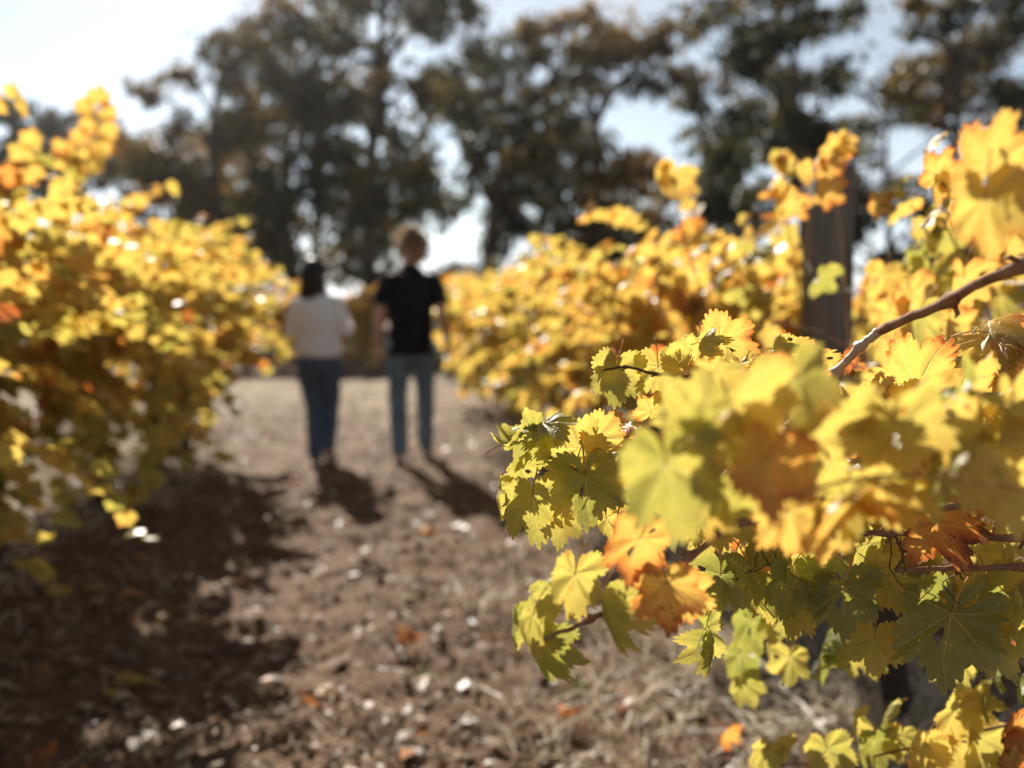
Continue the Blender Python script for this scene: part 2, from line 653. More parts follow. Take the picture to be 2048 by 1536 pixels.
class LeafMass:
    """everything past the individually built leaves of a vine, joined"""
    def __init__(self):
        self.v, self.f, self.t, self.e = [], [], [], []
        self.th, self.r = leaf_outline(77, True, 22)

    def add(self, p, rot3, size, tint):
        b = len(self.v)
        fold, dr = rnd(0.1, 0.6), rnd(0, 0.4)
        self.v.append(p)
        self.e.append(0.0)
        for a, q in zip(self.th, self.r):
            x, y = q * math.sin(math.radians(a)), q * math.cos(math.radians(a))
            self.v.append(p + rot3 @ Vector((x, y, -fold * abs(x) - dr * max(0, y) ** 2)) * size)
            self.e.append(1.0)
        n = len(self.th)
        self.t += [tint] * (n + 1)
        self.f += [(b, b + 2 + k, b + 1 + k) for k in range(n - 1)]

    def obj(self, root):
        if not self.v:
            return
        o = mesh_obj('foliage', self.v, self.f, M_LEAFP, root, False, root.location)
        o.color = (0, 0.4, 0, 1)
        o.data.attributes.new('tint', 'FLOAT', 'POINT').data.foreach_set('value', self.t)
        o.data.attributes.new('edge', 'FLOAT', 'POINT').data.foreach_set('value', self.e)
        o['kind'] = 'stuff'


def shoot_path(start, d, length, droop=1.2, wob=0.25, step=0.055):
    pts = [Vector(start)]
    d = Vector(d).normalized()
    n = max(3, int(length / step))
    for i in range(n):
        t = i / n
        d = (d + Vector((0, 0, -droop * step * (0.3 + 1.8 * t * t))) + rvec(wob * 0.35)).normalized()
        pts.append(pts[-1] + d * step)
    return pts


def gnarly_trunk(root, base, top, r0, r1, mat=None, lean=0.04):
    g = Geo()
    base, top = Vector(base), Vector(top)
    pts, rad = [], []
    n = 9
    o1, o2 = rvec(lean), rvec(lean)
    for i in range(n + 1):
        t = i / n
        p = base.lerp(top, t) + o1 * math.sin(t * 3.1) + o2 * math.sin(t * 6.3) * 0.5
        pts.append(p)
        rad.append((r0 * (1 - t) + r1 * t) * (1 + rnd(-0.12, 0.12)) * (1.35 if i == 0 else 1))
    pts[0].z -= 0.06
    g.tube(pts, rad, 9, None, 0.14)
    return g.obj('trunk', mat or M_TRUNK, root, True, root.location)


VINES = 'grapevines along the two rows'


def make_vine(perp, s, label, n_shoots, height, tint, half=0.62, cordon=0.86, spread=0.45, length=(0.6, 1.05), seed=0, max_parts=300, size=(0.085, 0.125),
              hang=0.45, mesh_set=None, sd=0.1, rust=0.06, rd=RD, rn=RN, base=None, detail=True, out_bias=0.0, sunw=0.75, rot_w=0.55, clear=None, low_frac=0.0):
    random.seed(seed)
    b = base if base is not None else row(perp, s)
    b = Vector((b.x, b.y, gz(b.x, b.y)))
    root = empty('grapevine', b, label, 'grapevine', VINES)
    head = b + Vector((rnd(-0.04, 0.04), rnd(-0.04, 0.04), cordon))
    gnarly_trunk(root, b, head, 0.046, 0.033, None, 0.06)
    for sg in (-1, 1):                                              # the two arms tied along the wire
        g = Geo()
        pts = [head + rd * (sg * half * k / 6) + Vector((0, 0, rnd(-0.015, 0.02) + 0.03 * math.sin(k * 0.5))) for k in range(7)]
        g.tube(pts, [0.022 - 0.0018 * k for k in range(7)], 6, None, 0.12)
        g.obj('cordon', M_TRUNK, root, True, b)
    lo = mesh_set or LO
    cand = []
    for i in range(int(n_shoots * low_frac)):                       # suckers and low growth round the trunk foot
        st = b + rd * rnd(-half, half) + rn * rnd(-0.25, 0.25) + Vector((0, 0, rnd(0.05, 0.5)))
        pts = shoot_path(st, Vector((rnd(-.5, .5), rnd(-.5, .5), 1)) + rn * out_bias, rnd(0.25, 0.55), 2.0)
        for p in pts[1:]:
            n_, tip = sun_leaf_dir(None, sunw, rot_w)
            cand.append((p + rvec(0.06), frame(n_, tip), rnd(*size) * 0.9, pick_tint(tint - 0.12, sd, rust)))
    for i in range(n_shoots):
        u = rnd(-half, half)
        st = head + rd * u
        side = 1 if i % 2 else -1
        ln = rnd(*length)
        d = Vector((0, 0, 1)) * rnd(0.55, 1.2) + rn * (side * rnd(0.05, 1.0) * spread * 1.6 + out_bias) + rd * rnd(-0.5, 0.5)
        droop = rnd(0.9, 2.4)
        if i % 3 == 2:
            d.z = rnd(-0.2, 0.35)
            droop = hang * rnd(1.5, 5.5)
            ln *= rnd(0.6, 1.0)
        pts = shoot_path(st, d, ln, droop)
        top = height + rnd(-0.12, 0.1)
        for k, p in enumerate(pts):
            if p.z > top:
                p.z = top + (p.z - top) * 0.25
            low = 0.42
            if p.z < low:
                p.z = low + (p.z - low) * 0.2
        g = Geo()
        g.tube(pts[::2] if len(pts) % 2 else pts[::2] + [pts[-1]], [0.0042 * (1 - 0.65 * q / max(1, (len(pts) // 2))) for q in range(len(pts[::2]) + (0 if len(pts) % 2 else 1))], 4)
        g.obj('cane', M_CANE, root, True, b)
        for k, p in enumerate(pts):
            if k < 1:
                continue
            outv = (rn * (1 if (p - head).dot(rn) > 0 else -1)) * 0.8
            n_, tip = sun_leaf_dir(outv, sunw, rot_w)
            rot = frame(n_, tip)
            sz = rnd(*size) * (1 - 0.45 * (k / len(pts)) ** 3)
            cand.append((p, rot, sz, pick_tint(tint + 0.05 * (k / len(pts)), sd, rust)))
            if random.random() < 0.5:                               # a lateral leaf
                n2, tip2 = sun_leaf_dir(outv, 0.6, 0.7)
                cand.append((p + rvec(0.05), frame(n2, tip2), sz * rnd(0.55, 0.85), pick_tint(tint, sd, rust)))
    random.shuffle(cand)
    if clear:                                                       # pruned back round the post
        q = [c for c in cand if not (abs((c[0] - Vector((0, 0, c[0].z))).x / max(0.2, c[0].y) - clear[0]) < clear[1] and c[0].z > clear[2])]
        cand = q
    # the largest in view first
    cand.sort(key=lambda c: -(c[2] / max(0.3, c[0].y)))
    keep = cand[:max_parts]
    mass = LeafMass()
    for p, rot, sz, tn in keep:
        add_leaf(root, random.choice(lo), p - rot @ PET_END * sz * 0.8, rot, sz, tn, rnd(0.1, 0.9))
    for p, rot, sz, tn in cand[max_parts:]:
        mass.add(p, rot, sz, tn)
    mass.obj(root)
    return root


# ------------------------------------------------------------------ weathered post and wires
def build_post(p, h, label, wdt=0.136, rz=0.05):
    root = empty('vineyard_post', (p.x, p.y, gz(p.x, p.y)), label, 'post')
    g = Geo()
    n = 14
    pts = [Vector((0.012 * math.sin(i * 0.4), 0.0, -0.1 + (h + 0.1) * i / n)) for i in range(n + 1)]
    prof = []
    c = 0.32
    for q in [(-1, -1 + c), (-1, 1 - c), (-1 + c, 1), (1 - c, 1), (1, 1 - c), (1, -1 + c), (1 - c, -1), (-1 + c, -1)]:
        v = Vector((q[0] * wdt / 2, q[1] * wdt / 2, 0))
        v.rotate(Matrix.Rotation(rz, 3, 'Z'))
        prof.append(v)
    V, F = [], []
    for i, q in enumerate(pts):
        for v in prof:
            k = 1 + rnd(-0.02, 0.02)
            V.append(q + v * k * (1.0 if i < n else 0.93))
    m = len(prof)
    for i in range(n):
        for k in range(m):
            k2 = (k + 1) % m
            F.append((i * m + k2, i * m + k, (i + 1) * m + k, (i + 1) * m + k2))
    F.append(tuple(n * m + k for k in reversed(range(m))))
    mesh_obj('shaft', V, F, M_POST, root)
    for zz in (0.88, 1.24):                                          # wire staples
        s = Geo()
        s.tube([Vector((-wdt * 0.3, -wdt * 0.56, zz)), Vector((-wdt * 0.3, -wdt * 0.66, zz + 0.012)), Vector((-wdt * 0.3, -wdt * 0.56, zz + 0.024))], 0.0022, 4)
        s.obj('staple', M_WIRE, root)
    return root


build_post(row(1.5, 3.03), 1.65, 'grey weathered wooden post with orange leaves at its top in the right row')


def build_wire(perp, z, s0, s1, label):
    g = Geo()
    pts = [row(perp, s0 + (s1 - s0) * i / 40, z + 0.012 * math.sin(i * 1.1)) for i in range(41)]
    g.tube(pts, 0.0016, 5)
    o = g.obj('trellis_wire', M_WIRE, None, True)
    tag(o, label, 'wire', 'trellis wires')


build_wire(1.42, 1.27, 0.2, 11.5, 'thin bright upper trellis wire running past the grey post')
build_wire(1.5, 0.865, 0.2, 11.5, 'lower trellis wire carrying the vine arms of the right row')
build_wire(-1.6, 0.865, 1.6, 8.4, 'trellis wire carrying the vine arms of the left row')

# ------------------------------------------------------------------ vines of the rows
# right row past the post
rv = [(3.72, 'golden grapevine just beyond the grey wooden post', 50, 1.74, 0.49),
      (4.92, 'golden grapevine second beyond the grey wooden post, right row', 50, 1.60, 0.48),
      (6.12, 'golden grapevine third beyond the grey wooden post, right row', 48, 1.5, 0.46),
      (7.32, 'yellow grapevine in the right row beside the man\'s right arm', 46, 1.44, 0.45),
      (8.52, 'yellow grapevine in the right row just past the man in black', 46, 1.42, 0.45),
      (9.72, 'yellow grapevine in the right row, last but one at the far end', 42, 1.4, 0.45),
      (10.92, 'yellow grapevine at the far end of the right row', 42, 1.38, 0.45)]
for i, (s, lab, n, hgt, tn) in enumerate(rv):
    make_vine(1.5, s, lab, n, hgt, tn + 0.04, seed=40 + i, length=(0.55, 1.1), spread=0.6, sd=0.09, rust=0.04, size=(0.066, 0.105), hang=0.5, out_bias=(0.05, 0.0, -0.1)[i] if i < 3 else -0.26, low_frac=0.25)
# left row
lv = [(2.75, 'golden grapevine at the left edge, nearest vine of the left row', 50, 1.80, 0.43),
      (3.75, 'tall golden grapevine of the left row with one shoot above the rest', 54, 1.86, 0.40),
      (4.75, 'broad yellow grapevine in the middle of the left row', 54, 1.84, 0.45),
      (5.8, 'yellow grapevine of the left row, last but two before the woman', 54, 1.80, 0.42),
      (6.85, 'yellow-green grapevine of the left row, last but one before the woman', 54, 1.82, 0.41),
      (7.9, 'yellow-green grapevine ending the left row beside the woman', 58, 1.90, 0.45)]
for i, (s, lab, n, hgt, tn) in enumerate(lv):
    make_vine(-1.63 if i < 3 else -1.45 if i < 4 else -1.36, s, lab, n, hgt, tn + 0.05, seed=70 + i, length=(0.7, 1.3) if i < 4 else (0.65, 1.05), spread=0.62 if i < 4 else 0.55, cordon=0.92, sd=0.1, rust=0.045, half=0.66, size=(0.075, 0.115), hang=0.42, out_bias=0.04, low_frac=0.34)
# the row across the end of the path
XD, XN = Vector((1, 0.05, 0)).normalized(), Vector((-0.05, 1, 0)).normalized()
bl = ['golden vine in the far cross row, behind the woman\'s left side', 'golden vine in the far cross row, directly behind the woman',
      'golden vine in the far cross row, seen between woman and man', 'golden vine in the far cross row, behind the man',
      'golden vine in the far cross row, right of the man']
for i, lab in enumerate(bl):
    x = -5.9 + 1.32 * i
    make_vine(0, 0, lab, 25, 1.42, 0.56, seed=90 + i, length=(0.5, 0.85), half=0.75, hang=1.2, base=Vector((x, 17.3 + 0.05 * x, 0)), rd=XD, rn=XN, max_parts=170, size=(0.1, 0.14), low_frac=0.6)

# second vine of the right row (its dark trunk stands low in the right foreground)
v1 = make_vine(1.5, 2.5, 'yellow-green grapevine whose dark trunk stands under the big green leaf', 15, 1.42, 0.42, seed=31, length=(0.5, 0.85), spread=0.4,
               mesh_set=HI, size=(0.08, 0.12), max_parts=240, sd=0.13, rust=0.12, clear=(0.318, 0.05, 1.0))

# ------------------------------------------------------------------ nearest vine: its canes and leaves reach across the right foreground
random.seed(5)
b0 = row(1.5, 1.25)
b0 = Vector((b0.x, b0.y, gz(b0.x, b0.y)))
v0 = empty('grapevine', b0, 'nearest grapevine, its big sharp and blurred leaves filling the right foreground', 'grapevine', VINES)
h0 = b0 + Vector((0, 0, 0.86))
gnarly_trunk(v0, b0, h0, 0.036, 0.028)
for sg in (-1, 1):
    g = Geo()
    g.tube([h0 + RD * (sg * 0.6 * k / 6) + Vector((0, 0, rnd(-0.015, 0.02))) for k in range(7)], [0.023 - 0.0018 * k for k in range(7)], 7, None, 0.12)
    g.obj('cordon', M_TRUNK, v0, True, b0)


def cane(pts, r0, r1, mat=None, nodes=True, root=v0, seg=8, name='cane'):
    P = smooth_path([p if isinstance(p, Vector) else at(*p) for p in pts], 8)
    n = len(P)
    rad = []
    for i in range(n):
        r = r0 + (r1 - r0) * i / (n - 1)
        if nodes and i % 8 == 0 and 0 < i < n - 1:
            r *= 1.65
        elif nodes and i % 8 in (1, 7):
            r *= 1.12
        rad.append(r)
    for i in range(1, n - 1):
        P[i] = P[i] + rvec(r0 * 0.25)
    g = Geo()
    g.tube(P, rad, seg)
    if nodes:                                                       # buds at the nodes
        for i in range(8, n - 2, 8):
            d = rvec().normalized()
            t_ = (P[i + 1] - P[i - 1]).normalized()
            d = (d - t_ * d.dot(t_)).normalized()
            g.tube([P[i] + d * rad[i] * 0.5, P[i] + d * rad[i] * 1.7 + t_ * r0 * 0.6, P[i] + d * rad[i] * 2.0 + t_ * r0 * 1.7], [r0 * 0.55, r0 * 0.5, r0 * 0.08], 5)
    g.obj(name, mat or M_CANE, root, True, root.location)
    return P


CANES = {}
CANES['c1'] = cane([h0 + RD * 0.3, (2500, 1060, 1.2), (2048, 1075, 1.03), (1900, 1070, 1.025), (1780, 1066, 1.02), (1640, 1070, 1.02), (1540, 1074, 1.02)], 0.0040, 0.0026)
CANES['c2'] = cane([h0 + RD * 0.2, (2500, 1120, 1.15), (2048, 1134, 1.015), (1920, 1136, 1.01), (1790, 1141, 1.01)], 0.0036, 0.0026)
CANES['link'] = cane([(1790, 1141, 1.01), (1806, 1110, 1.01), (1788, 1068, 1.02)], 0.0016, 0.0014, M_TENDRIL, False)
CANES['c3'] = cane([h0, (2700, 300, 0.72), (2048, 530, 0.80), (1900, 600, 0.86), (1760, 662, 0.93)], 0.0050, 0.0046, M_CANE)
CANES['c3b'] = cane([(1760, 662, 0.93), (1720, 695, 0.945), (1670, 745, 0.97), (1600, 810, 1.0), (1500, 900, 1.02), (1420, 980, 1.02)], 0.0042, 0.003, M_CANEP)
CANES['c4'] = cane([h0 - RD * 0.1, (2300, 1000, 0.95), (1760, 1030, 0.93), (1500, 1040, 0.92), (1380, 1115, 0.90), (1270, 1190, 0.87), (1180, 1240, 0.84), (1088, 1278, 0.83)], 0.0045, 0.0018)
CANES['c5'] = cane([(1500, 1040, 0.92), (1380, 1050, 0.97), (1290, 1020, 1.0), (1240, 1000, 1.02), (1150, 940, 1.04), (1085, 908, 1.05)], 0.0024, 0.0012)
CANES['c6'] = cane([(1600, 810, 1.0), (1500, 778, 1.06), (1390, 756, 1.08), (1310, 748, 1.09), (1250, 734, 1.09), (1185, 746, 1.10)], 0.0025, 0.0012, M_TENDRIL)
CANES['c7'] = cane([h0 - RD * 0.4, (2400, 1050, 0.62), (1900, 960, 0.60), (1700, 960, 0.60), (1540, 1000, 0.60), (1440, 930, 0.58), (1380, 880, 0.56)], 0.0016, 0.001, M_PETIOLE, False)
CANES['c8'] = cane([(1390, 756, 1.08), (1400, 720, 1.08), (1412, 680, 1.08)], 0.0011, 0.0009, M_TENDRIL, False)
CANES['c9'] = cane([h0 + Vector((0, 0, 0.02)), (2500, 500, 0.66), (2150, 380, 0.66), (2000, 330, 0.66), (1950, 260, 0.66)], 0.0035, 0.0015)
CANES['c10'] = cane([h0 + RD * 0.3, (2300, 760, 1.05), (2048, 790, 1.05), (1830, 790, 1.06), (1700, 830, 1.08), (1560, 900, 1.1)], 0.004, 0.002)


# tendrils and the withered flower clusters on the lower canes
def tendril(px, py, z, n=26, sc=0.012, seed=0):
    rs = random.Random(seed)
    pts = [at(px, py, z)]
    d = Vector((rs.uniform(-0.4, 0.4), rs.uniform(-0.3, 0.3), -1)).normalized()
    for i in range(n):
        d = (d + Vector((rs.uniform(-1, 1), rs.uniform(-0.6, 0.6), rs.uniform(-1, 0.8))) * 0.45).normalized()
        pts.append(pts[-1] + d * sc * 0.33)
    g = Geo()
    g.tube(smooth_path(pts, 2), 0.0007, 4)
    g.obj('tendril', M_TENDRIL, v0, True, b0)


for q in [(1783, 1075, 1.02, 16, 0.012, 21), (1800, 1075, 1.02, 14, 0.010, 12), (1915, 1140, 1.01, 18, 0.010, 3), (1525, 1075, 1.04, 18, 0.008, 4), (1530, 1080, 1.04, 22, 0.009, 5),
          (1520, 1085, 1.04, 20, 0.008, 6), (1890, 960, 1.05, 16, 0.008, 7), (1885, 965, 1.05, 18, 0.008, 8), (1240, 1010, 1.02, 14, 0.01, 9)]:
    tendril(*q)
for (px, py, z, seed) in [(1530, 1082, 1.04, 1), (1888, 965, 1.05, 2), (1920, 1140, 1.01, 3)]:   # dried stalks of picked bunches
    rs = random.Random(seed)
    g = Geo()
    p0 = at(px, py, z)
    for k in range(16):
        d = Vector((rs.uniform(-1, 1), rs.uniform(-0.6, 0.6), rs.uniform(-1, 0.6))).normalized()
        q1 = p0 + d * rs.uniform(0.003, 0.007)
        q2 = q1 + (d + Vector((rs.uniform(-1, 1), 0, rs.uniform(-1, 1))) * 0.8).normalized() * rs.uniform(0.002, 0.006)
        g.tube([p0, q1, q2], [0.0007, 0.0005, 0.0007], 4)
    g.obj('bunch_stalk', M_TENDRIL, v0, True, b0)


def cam_leaf(px, py, z, w, roll=0, yaw=0, pitch=0, tint=0.4, mesh=None, edge=0.5, root=v0, flip=False):
    """one leaf whose blade is centred at a photo position; w = blade width in photo pixels,
    roll = where its tip points (0 down, positive to the right), yaw/pitch = how its face turns away"""
    size = w / FPX * z * 0.83
    n = CF.copy()
    n = Matrix.Rotation(R(yaw), 3, CU) @ n
    n = Matrix.Rotation(R(pitch), 3, CR) @ n
    if flip:
        n = -n
    tip = -CU * math.cos(R(roll)) + CR * math.sin(R(roll))
    rot = frame(n, tip)
    c = at(px, py, z)
    j = c - rot @ Vector((0, 0.14, -0.05)) * size
    m = mesh if mesh is not None else random.choice(HI)
    return add_leaf(root, m, j, rot, size, tint, edge)


HG = HI
KEY = [
    # tip cluster, in focus
    (1062, 880, 1.04, 135, -30, 25, 30, 0.30, HG[6], .3), (1100, 850, 1.05, 90, -150, -30, 50, 0.32, HI_FOLD[0], .4),
    (1165, 885, 1.05, 125, 160, -15, 15, 0.38, HG[0], .6), (1205, 868, 1.07, 105, 140, 20, 0, 0.50, HG[2], .9),
    (1172, 975, 1.02, 165, 5, -8, 10, 0.22, HG[3], .4), (1068, 1010, 1.04, 145, 8, 20, 20, 0.30, HG[5], .3),
    (1000, 990, 1.05, 95, -10, 68, 10, 0.36, HG[2], .5), (1118, 1045, 1.06, 90, 5, -20, 15, 0.36, HG[7], .3),
    (1235, 985, 1.07, 85, 35, 30, 20, 0.40, HG[4], .7), (1215, 1045, 1.07, 70, 10, 40, 0, 0.48, HG[0], .7),
    (1035, 935, 1.06, 85, -60, 40, 35, 0.34, HG[1], .5), (1245, 930, 1.06, 90, 60, 10, 20, 0.45, HG[8], .8), (1190, 930, 1.06, 90, -40, 0, 30, 0.40, HG[9], .8),
    # upper cluster on the thin dark shoot
    (1232, 752, 1.10, 118, -5, 10, 10, 0.36, HG[5], .2), (1318, 748, 1.10, 118, 5, -12, 10, 0.38, HG[0], .3), (1208, 735, 1.11, 70, -40, 30, 20, 0.36, HG[7], .4),
    (1228, 712, 1.10, 62, 170, 40, 10, 0.97, HI_CURL[0], .9), (1392, 705, 1.09, 95, 160, 30, 15, 0.42, HG[8], .7),
    (1455, 690, 1.10, 140, 75, -5, 20, 0.55, HG[3], .9), (1404, 680, 1.08, 60, 190, 60, 40, 0.30, HI_FOLD[1], .3), (1545, 695, 1.10, 62, 185, 65, 35, 0.25, HI_FOLD[2], .2),
    (1585, 705, 1.12, 105, 80, -10, 40, 0.45, HG[1], 1.0), (1305, 815, 1.10, 70, 165, 0, 10, 0.58, HG[0], 1.0), (1265, 855, 1.09, 75, 90, 20, 55, 0.75, HI_CURL[1], .9),
    (1370, 770, 1.09, 90, 30, 35, 25, 0.45, HG[6], .5), (1350, 715, 1.12, 80, 120, 10, 20, 0.5, HG[2], .8), (1530, 735, 1.1, 90, 100, 20, 30, 0.68, HG[4], 1.0), (1640, 720, 1.12, 80, 100, 20, 30, 0.6, HG[4], 1.0),
    # the soft big leaves nearest the lens
    (1340, 955, 0.60, 250, 15, 12, 14, 0.27, HG[0], .2), (1410, 810, 0.64, 180, 160, -30, 25, 0.40, HG[8], .3), (1505, 790, 0.60, 190, 150, 30, 30, 0.50, HG[2], .6), (1450, 745, 0.7, 130, 100, -20, 40, 0.46, HG[11], .5),
    (1600, 775, 0.62, 185, 20, -35, 20, 0.36, HG[5], .3), (1540, 935, 0.60, 195, -10, 15, 5, 0.68, HG[7], .7), (1650, 880, 0.62, 190, 80, 20, 30, 0.44, HG[9], .3),
    (1480, 880, 0.62, 170, -70, 15, 20, 0.52, HG[4], .5), (1725, 835, 0.64, 150, 120, 10, 25, 0.44, HG[0], .4), (1800, 870, 0.62, 200, 20, -20, 30, 0.42, HG[3], .4),
    (1950, 905, 0.64, 220, -20, 10, 15, 0.50, HG[5], .5), (2030, 820, 0.64, 190, 20, 25, 15, 0.52, HG[1], .5), (1870, 850, 0.66, 130, 60, 40, 78, 0.35, HI_FOLD[0], .3),
    (1690, 1005, 0.66, 150, 15, -20, 10, 0.42, HG[6], .3), (1775, 975, 0.66, 170, 70, 20, 15, 0.40, HG[8], .3), (1640, 1060, 0.66, 140, 5, 20, 10, 0.56, HG[2], .6),
    (1840, 960, 0.68, 120, 30, -30, 20, 0.46, HG[1], .4), (1420, 1010, 0.66, 130, -20, 30, 15, 0.55, HG[4], .5), (1580, 1040, 0.68, 150, 10, -20, 15, 0.60, HG[9], .6),
    (1385, 850, 0.60, 120, 80, -20, 20, 0.30, HG[1], .3), (1460, 1000, 0.64, 120, 60, 20, 25, 0.30, HG[0], .3), (2020, 980, 0.66, 170, 0, 20, 15, 0.45, HG[7], .4),
    # low hanging on the left
    (1150, 1165, 0.84, 140, -8, 25, 5, 0.38, HG[0], .4), (1066, 1245, 0.84, 130, -15, 42, 10, 0.36, HG[5], .3), (1210, 1225, 0.84, 150, 20, 62, 5, 0.30, HI_FOLD[0], .6),
    (1275, 1095, 0.78, 165, -20, 15, 10, 0.70, HG[3], .9), (1335, 1185, 0.78, 140, 10, -20, 5, 0.62, HG[7], .9), (1300, 1140, 0.8, 130, -20, 40, 10, 0.66, HI_CURL[2], .8),
    (1030, 1255, 0.86, 110, -5, 70, 10, 0.22, HG[2], .3), (1068, 1300, 0.86, 120, 5, 66, 0, 0.22, HI_FOLD[1], .3), (1085, 1170, 0.87, 70, 120, 30, 40, 0.26, HG[4], .3),
    (1375, 1200, 0.80, 110, 15, 35, 5, 0.6, HG[9], .9),
    # lower middle, in focus
    (1440, 1165, 1.03, 130, -5, -35, 8, 0.20, HG[1], .4), (1412, 1275, 1.04, 125, -20, 55, 5, 0.26, HG[6], .6), (1425, 1300, 1.04, 90, 10, -65, 5, 0.26, HI_FOLD[0], .4),
    (1510, 1150, 1.06, 150, 30, -10, 8, 0.18, HG[8], .3), (1580, 1170, 1.05, 145, -10, 15, 8, 0.18, HG[2], .3), (1690, 1195, 1.04, 165, -5, 0, 6, 0.15, HG[3], .2),
    (1750, 1290, 1.06, 115, 0, -20, 10, 0.36, HG[0], .3), (1770, 1165, 1.05, 130, 40, -20, 12, 0.36, HG[6], .4), (1900, 1258, 1.03, 240, -12, 4, 6, 0.16, HG[3], .3),
    (1985, 1190, 1.08, 150, 20, -15, 10, 0.34, HG[5], .5), (1960, 1110, 1.09, 130, 60, 20, 14, 0.36, HG[0], .5), (2030, 1220, 1.06, 130, 10, 50, 10, 0.30, HG[2], .4),
    (1590, 1215, 1.09, 120, -30, 20, 10, 0.3, HG[5], .4), (1620, 1130, 1.06, 110, 40, 20, 15, 0.34, HG[7], .5), (1545, 1190, 1.08, 100, 60, 0, 10, 0.38, HG[9], .5),
    (1840, 1150, 1.09, 120, -60, -10, 10, 0.36, HG[9], .5), (1900, 1170, 1.1, 90, 0, 20, 10, 0.6, HG[0], .5), (2000, 1290, 1.09, 140, 20, 20, 10, 0.24, HG[8], .4),
    # orange pair on the lower cane and its neighbours
    (1888, 1050, 1.00, 165, 100, -18, 25, 0.76, HG[12], 1.0), (1965, 1042, 1.05, 165, 80, 22, 45, 0.80, HI_CURL[0], 1.0), (1870, 1010, 1.06, 90, 150, 20, 60, 0.8, HI_CURL[1], .8),
    (1920, 1010, 1.07, 110, 10, 50, 5, 0.40, HG[0], .4), (1990, 980, 1.07, 130, 60, -10, 15, 0.40, HG[3], .4), (2030, 1060, 1.08, 120, 30, 15, 10, 0.36, HG[5], .4),
    (1850, 1110, 1.09, 110, -30, 10, 10, 0.32, HG[6], .4), (1730, 1100, 1.10, 110, -30, 10, 10, 0.32, HG[7], .4),
    # upper right, in focus
    (1825, 755, 1.03, 215, -150, -6, 12, 0.56, HG[5], 1.0), (1785, 805, 1.05, 120, -80, 20, 20, 0.50, HG[0], .9), (1960, 790, 1.06, 130, 110, 30, 20, 0.52, HG[2], .9),
    (1900, 820, 1.06, 110, 80, -20, 40, 0.55, HG[4], .8), (2005, 690, 1.05, 130, 40, 30, 72, 0.60, HI_CURL[1], 1.0), (2030, 735, 1.05, 120, 20, -10, 20, 0.62, HG[8], 1.0),
    (1700, 720, 1.07, 70, 70, 30, 20, 0.88, HG[1], 1.0), (1990, 640, 1.06, 110, 130, 20, 65, 0.55, HI_FOLD[2], .8), (1880, 880, 1.08, 120, 30, 20, 20, 0.45, HG[7], .6),
    (1740, 870, 1.08, 130, 0, -10, 20, 0.46, HG[1], .6), (2000, 860, 1.09, 150, -30, -20, 20, 0.5, HG[9], .6),
    # top right, close and soft
    (1985, 310, 0.64, 165, 175, 10, 10, 0.60, HG[0], .6), (1975, 420, 0.63, 190, 5, -5, 8, 0.54, HG[2], .7), (1930, 385, 0.72, 120, -60, 20, 20, 0.68, HG[4], .9),
    (2040, 360, 0.66, 120, 40, 30, 10, 0.68, HG[8], .9), (2035, 450, 0.70, 110, 10, 50, 10, 0.34, HG[7], .4),
]
for k in KEY:
    cam_leaf(*k)
for (px, py, z, w, tn) in [(1095, 848, 1.03, 100, .3), (1045, 880, 1.025, 105, .3), (1000, 665, 1.05, 0, 0), (1998, 668, 1.04, 130, .5), (2015, 705, 1.04, 100, .5), (1870, 838, 0.72, 150, .4), (1835, 862, 0.74, 100, .4),
                           (1785, 905, 0.78, 85, .4), (1715, 945, 0.74, 80, .45), (1650, 850, 0.9, 60, .45), (1420, 742, 0.9, 60, .5), (1475, 730, 1.0, 70, .5), (1265, 852, 1.08, 60, .6), (1480, 965, 0.8, 60, .5),
                           (1250, 905, 1.0, 50, .4), (1560, 905, 0.9, 60, .5), (2000, 745, 1.05, 70, .5), (1980, 960, 0.95, 80, .45), (1870, 1000, 1.04, 60, .6), (1740, 855, 0.9, 55, .45)]:
    if w:
        size = w / FPX * z
        n_ = Vector((-0.22, -0.30, 1)) + rvec(0.16)
        rot = frame(n_, Vector((rnd(-1, 1), rnd(-1.2, 0.2), -0.3)))
        add_leaf(v0, random.choice(HI + HI_CURL[:1]), at(px, py, z) - rot @ Vector((0, 0.14, 0)) * size, rot, size, tn, 0.4)

for _ in range(18):                                                 # the loose nearer layer
    px, py = rnd(1560, 2080), rnd(760, 1020)
    z = rnd(0.62, 0.96)
    n_, tip = sun_leaf_dir(None, 0.7, 0.8)
    rot = frame(n_, tip)
    add_leaf(v0, random.choice(HI + HI_CURL[:2]), at(px, py, z), rot, rnd(0.038, 0.062), pick_tint(0.47, 0.15, 0.16), rnd(0.3, 1.0))

# more leaves in the thick of this vine, standing on its canes
POLY = [(1330, 720), (1420, 690), (1600, 700), (1760, 740), (1930, 760), (2070, 680), (2070, 1230), (1960, 1190), (1760, 1180), (1640, 1170), (1520, 1150), (1430, 1130), (1320, 1060), (1270, 980), (1290, 880)]


def inside(px, py):
    c = False
    n = len(POLY)
    for i in range(n):
        x1, y1 = POLY[i]
        x2, y2 = POLY[(i + 1) % n]
        if (y1 > py) != (y2 > py) and px < (x2 - x1) * (py - y1) / (y2 - y1) + x1:
            c = not c
    return c


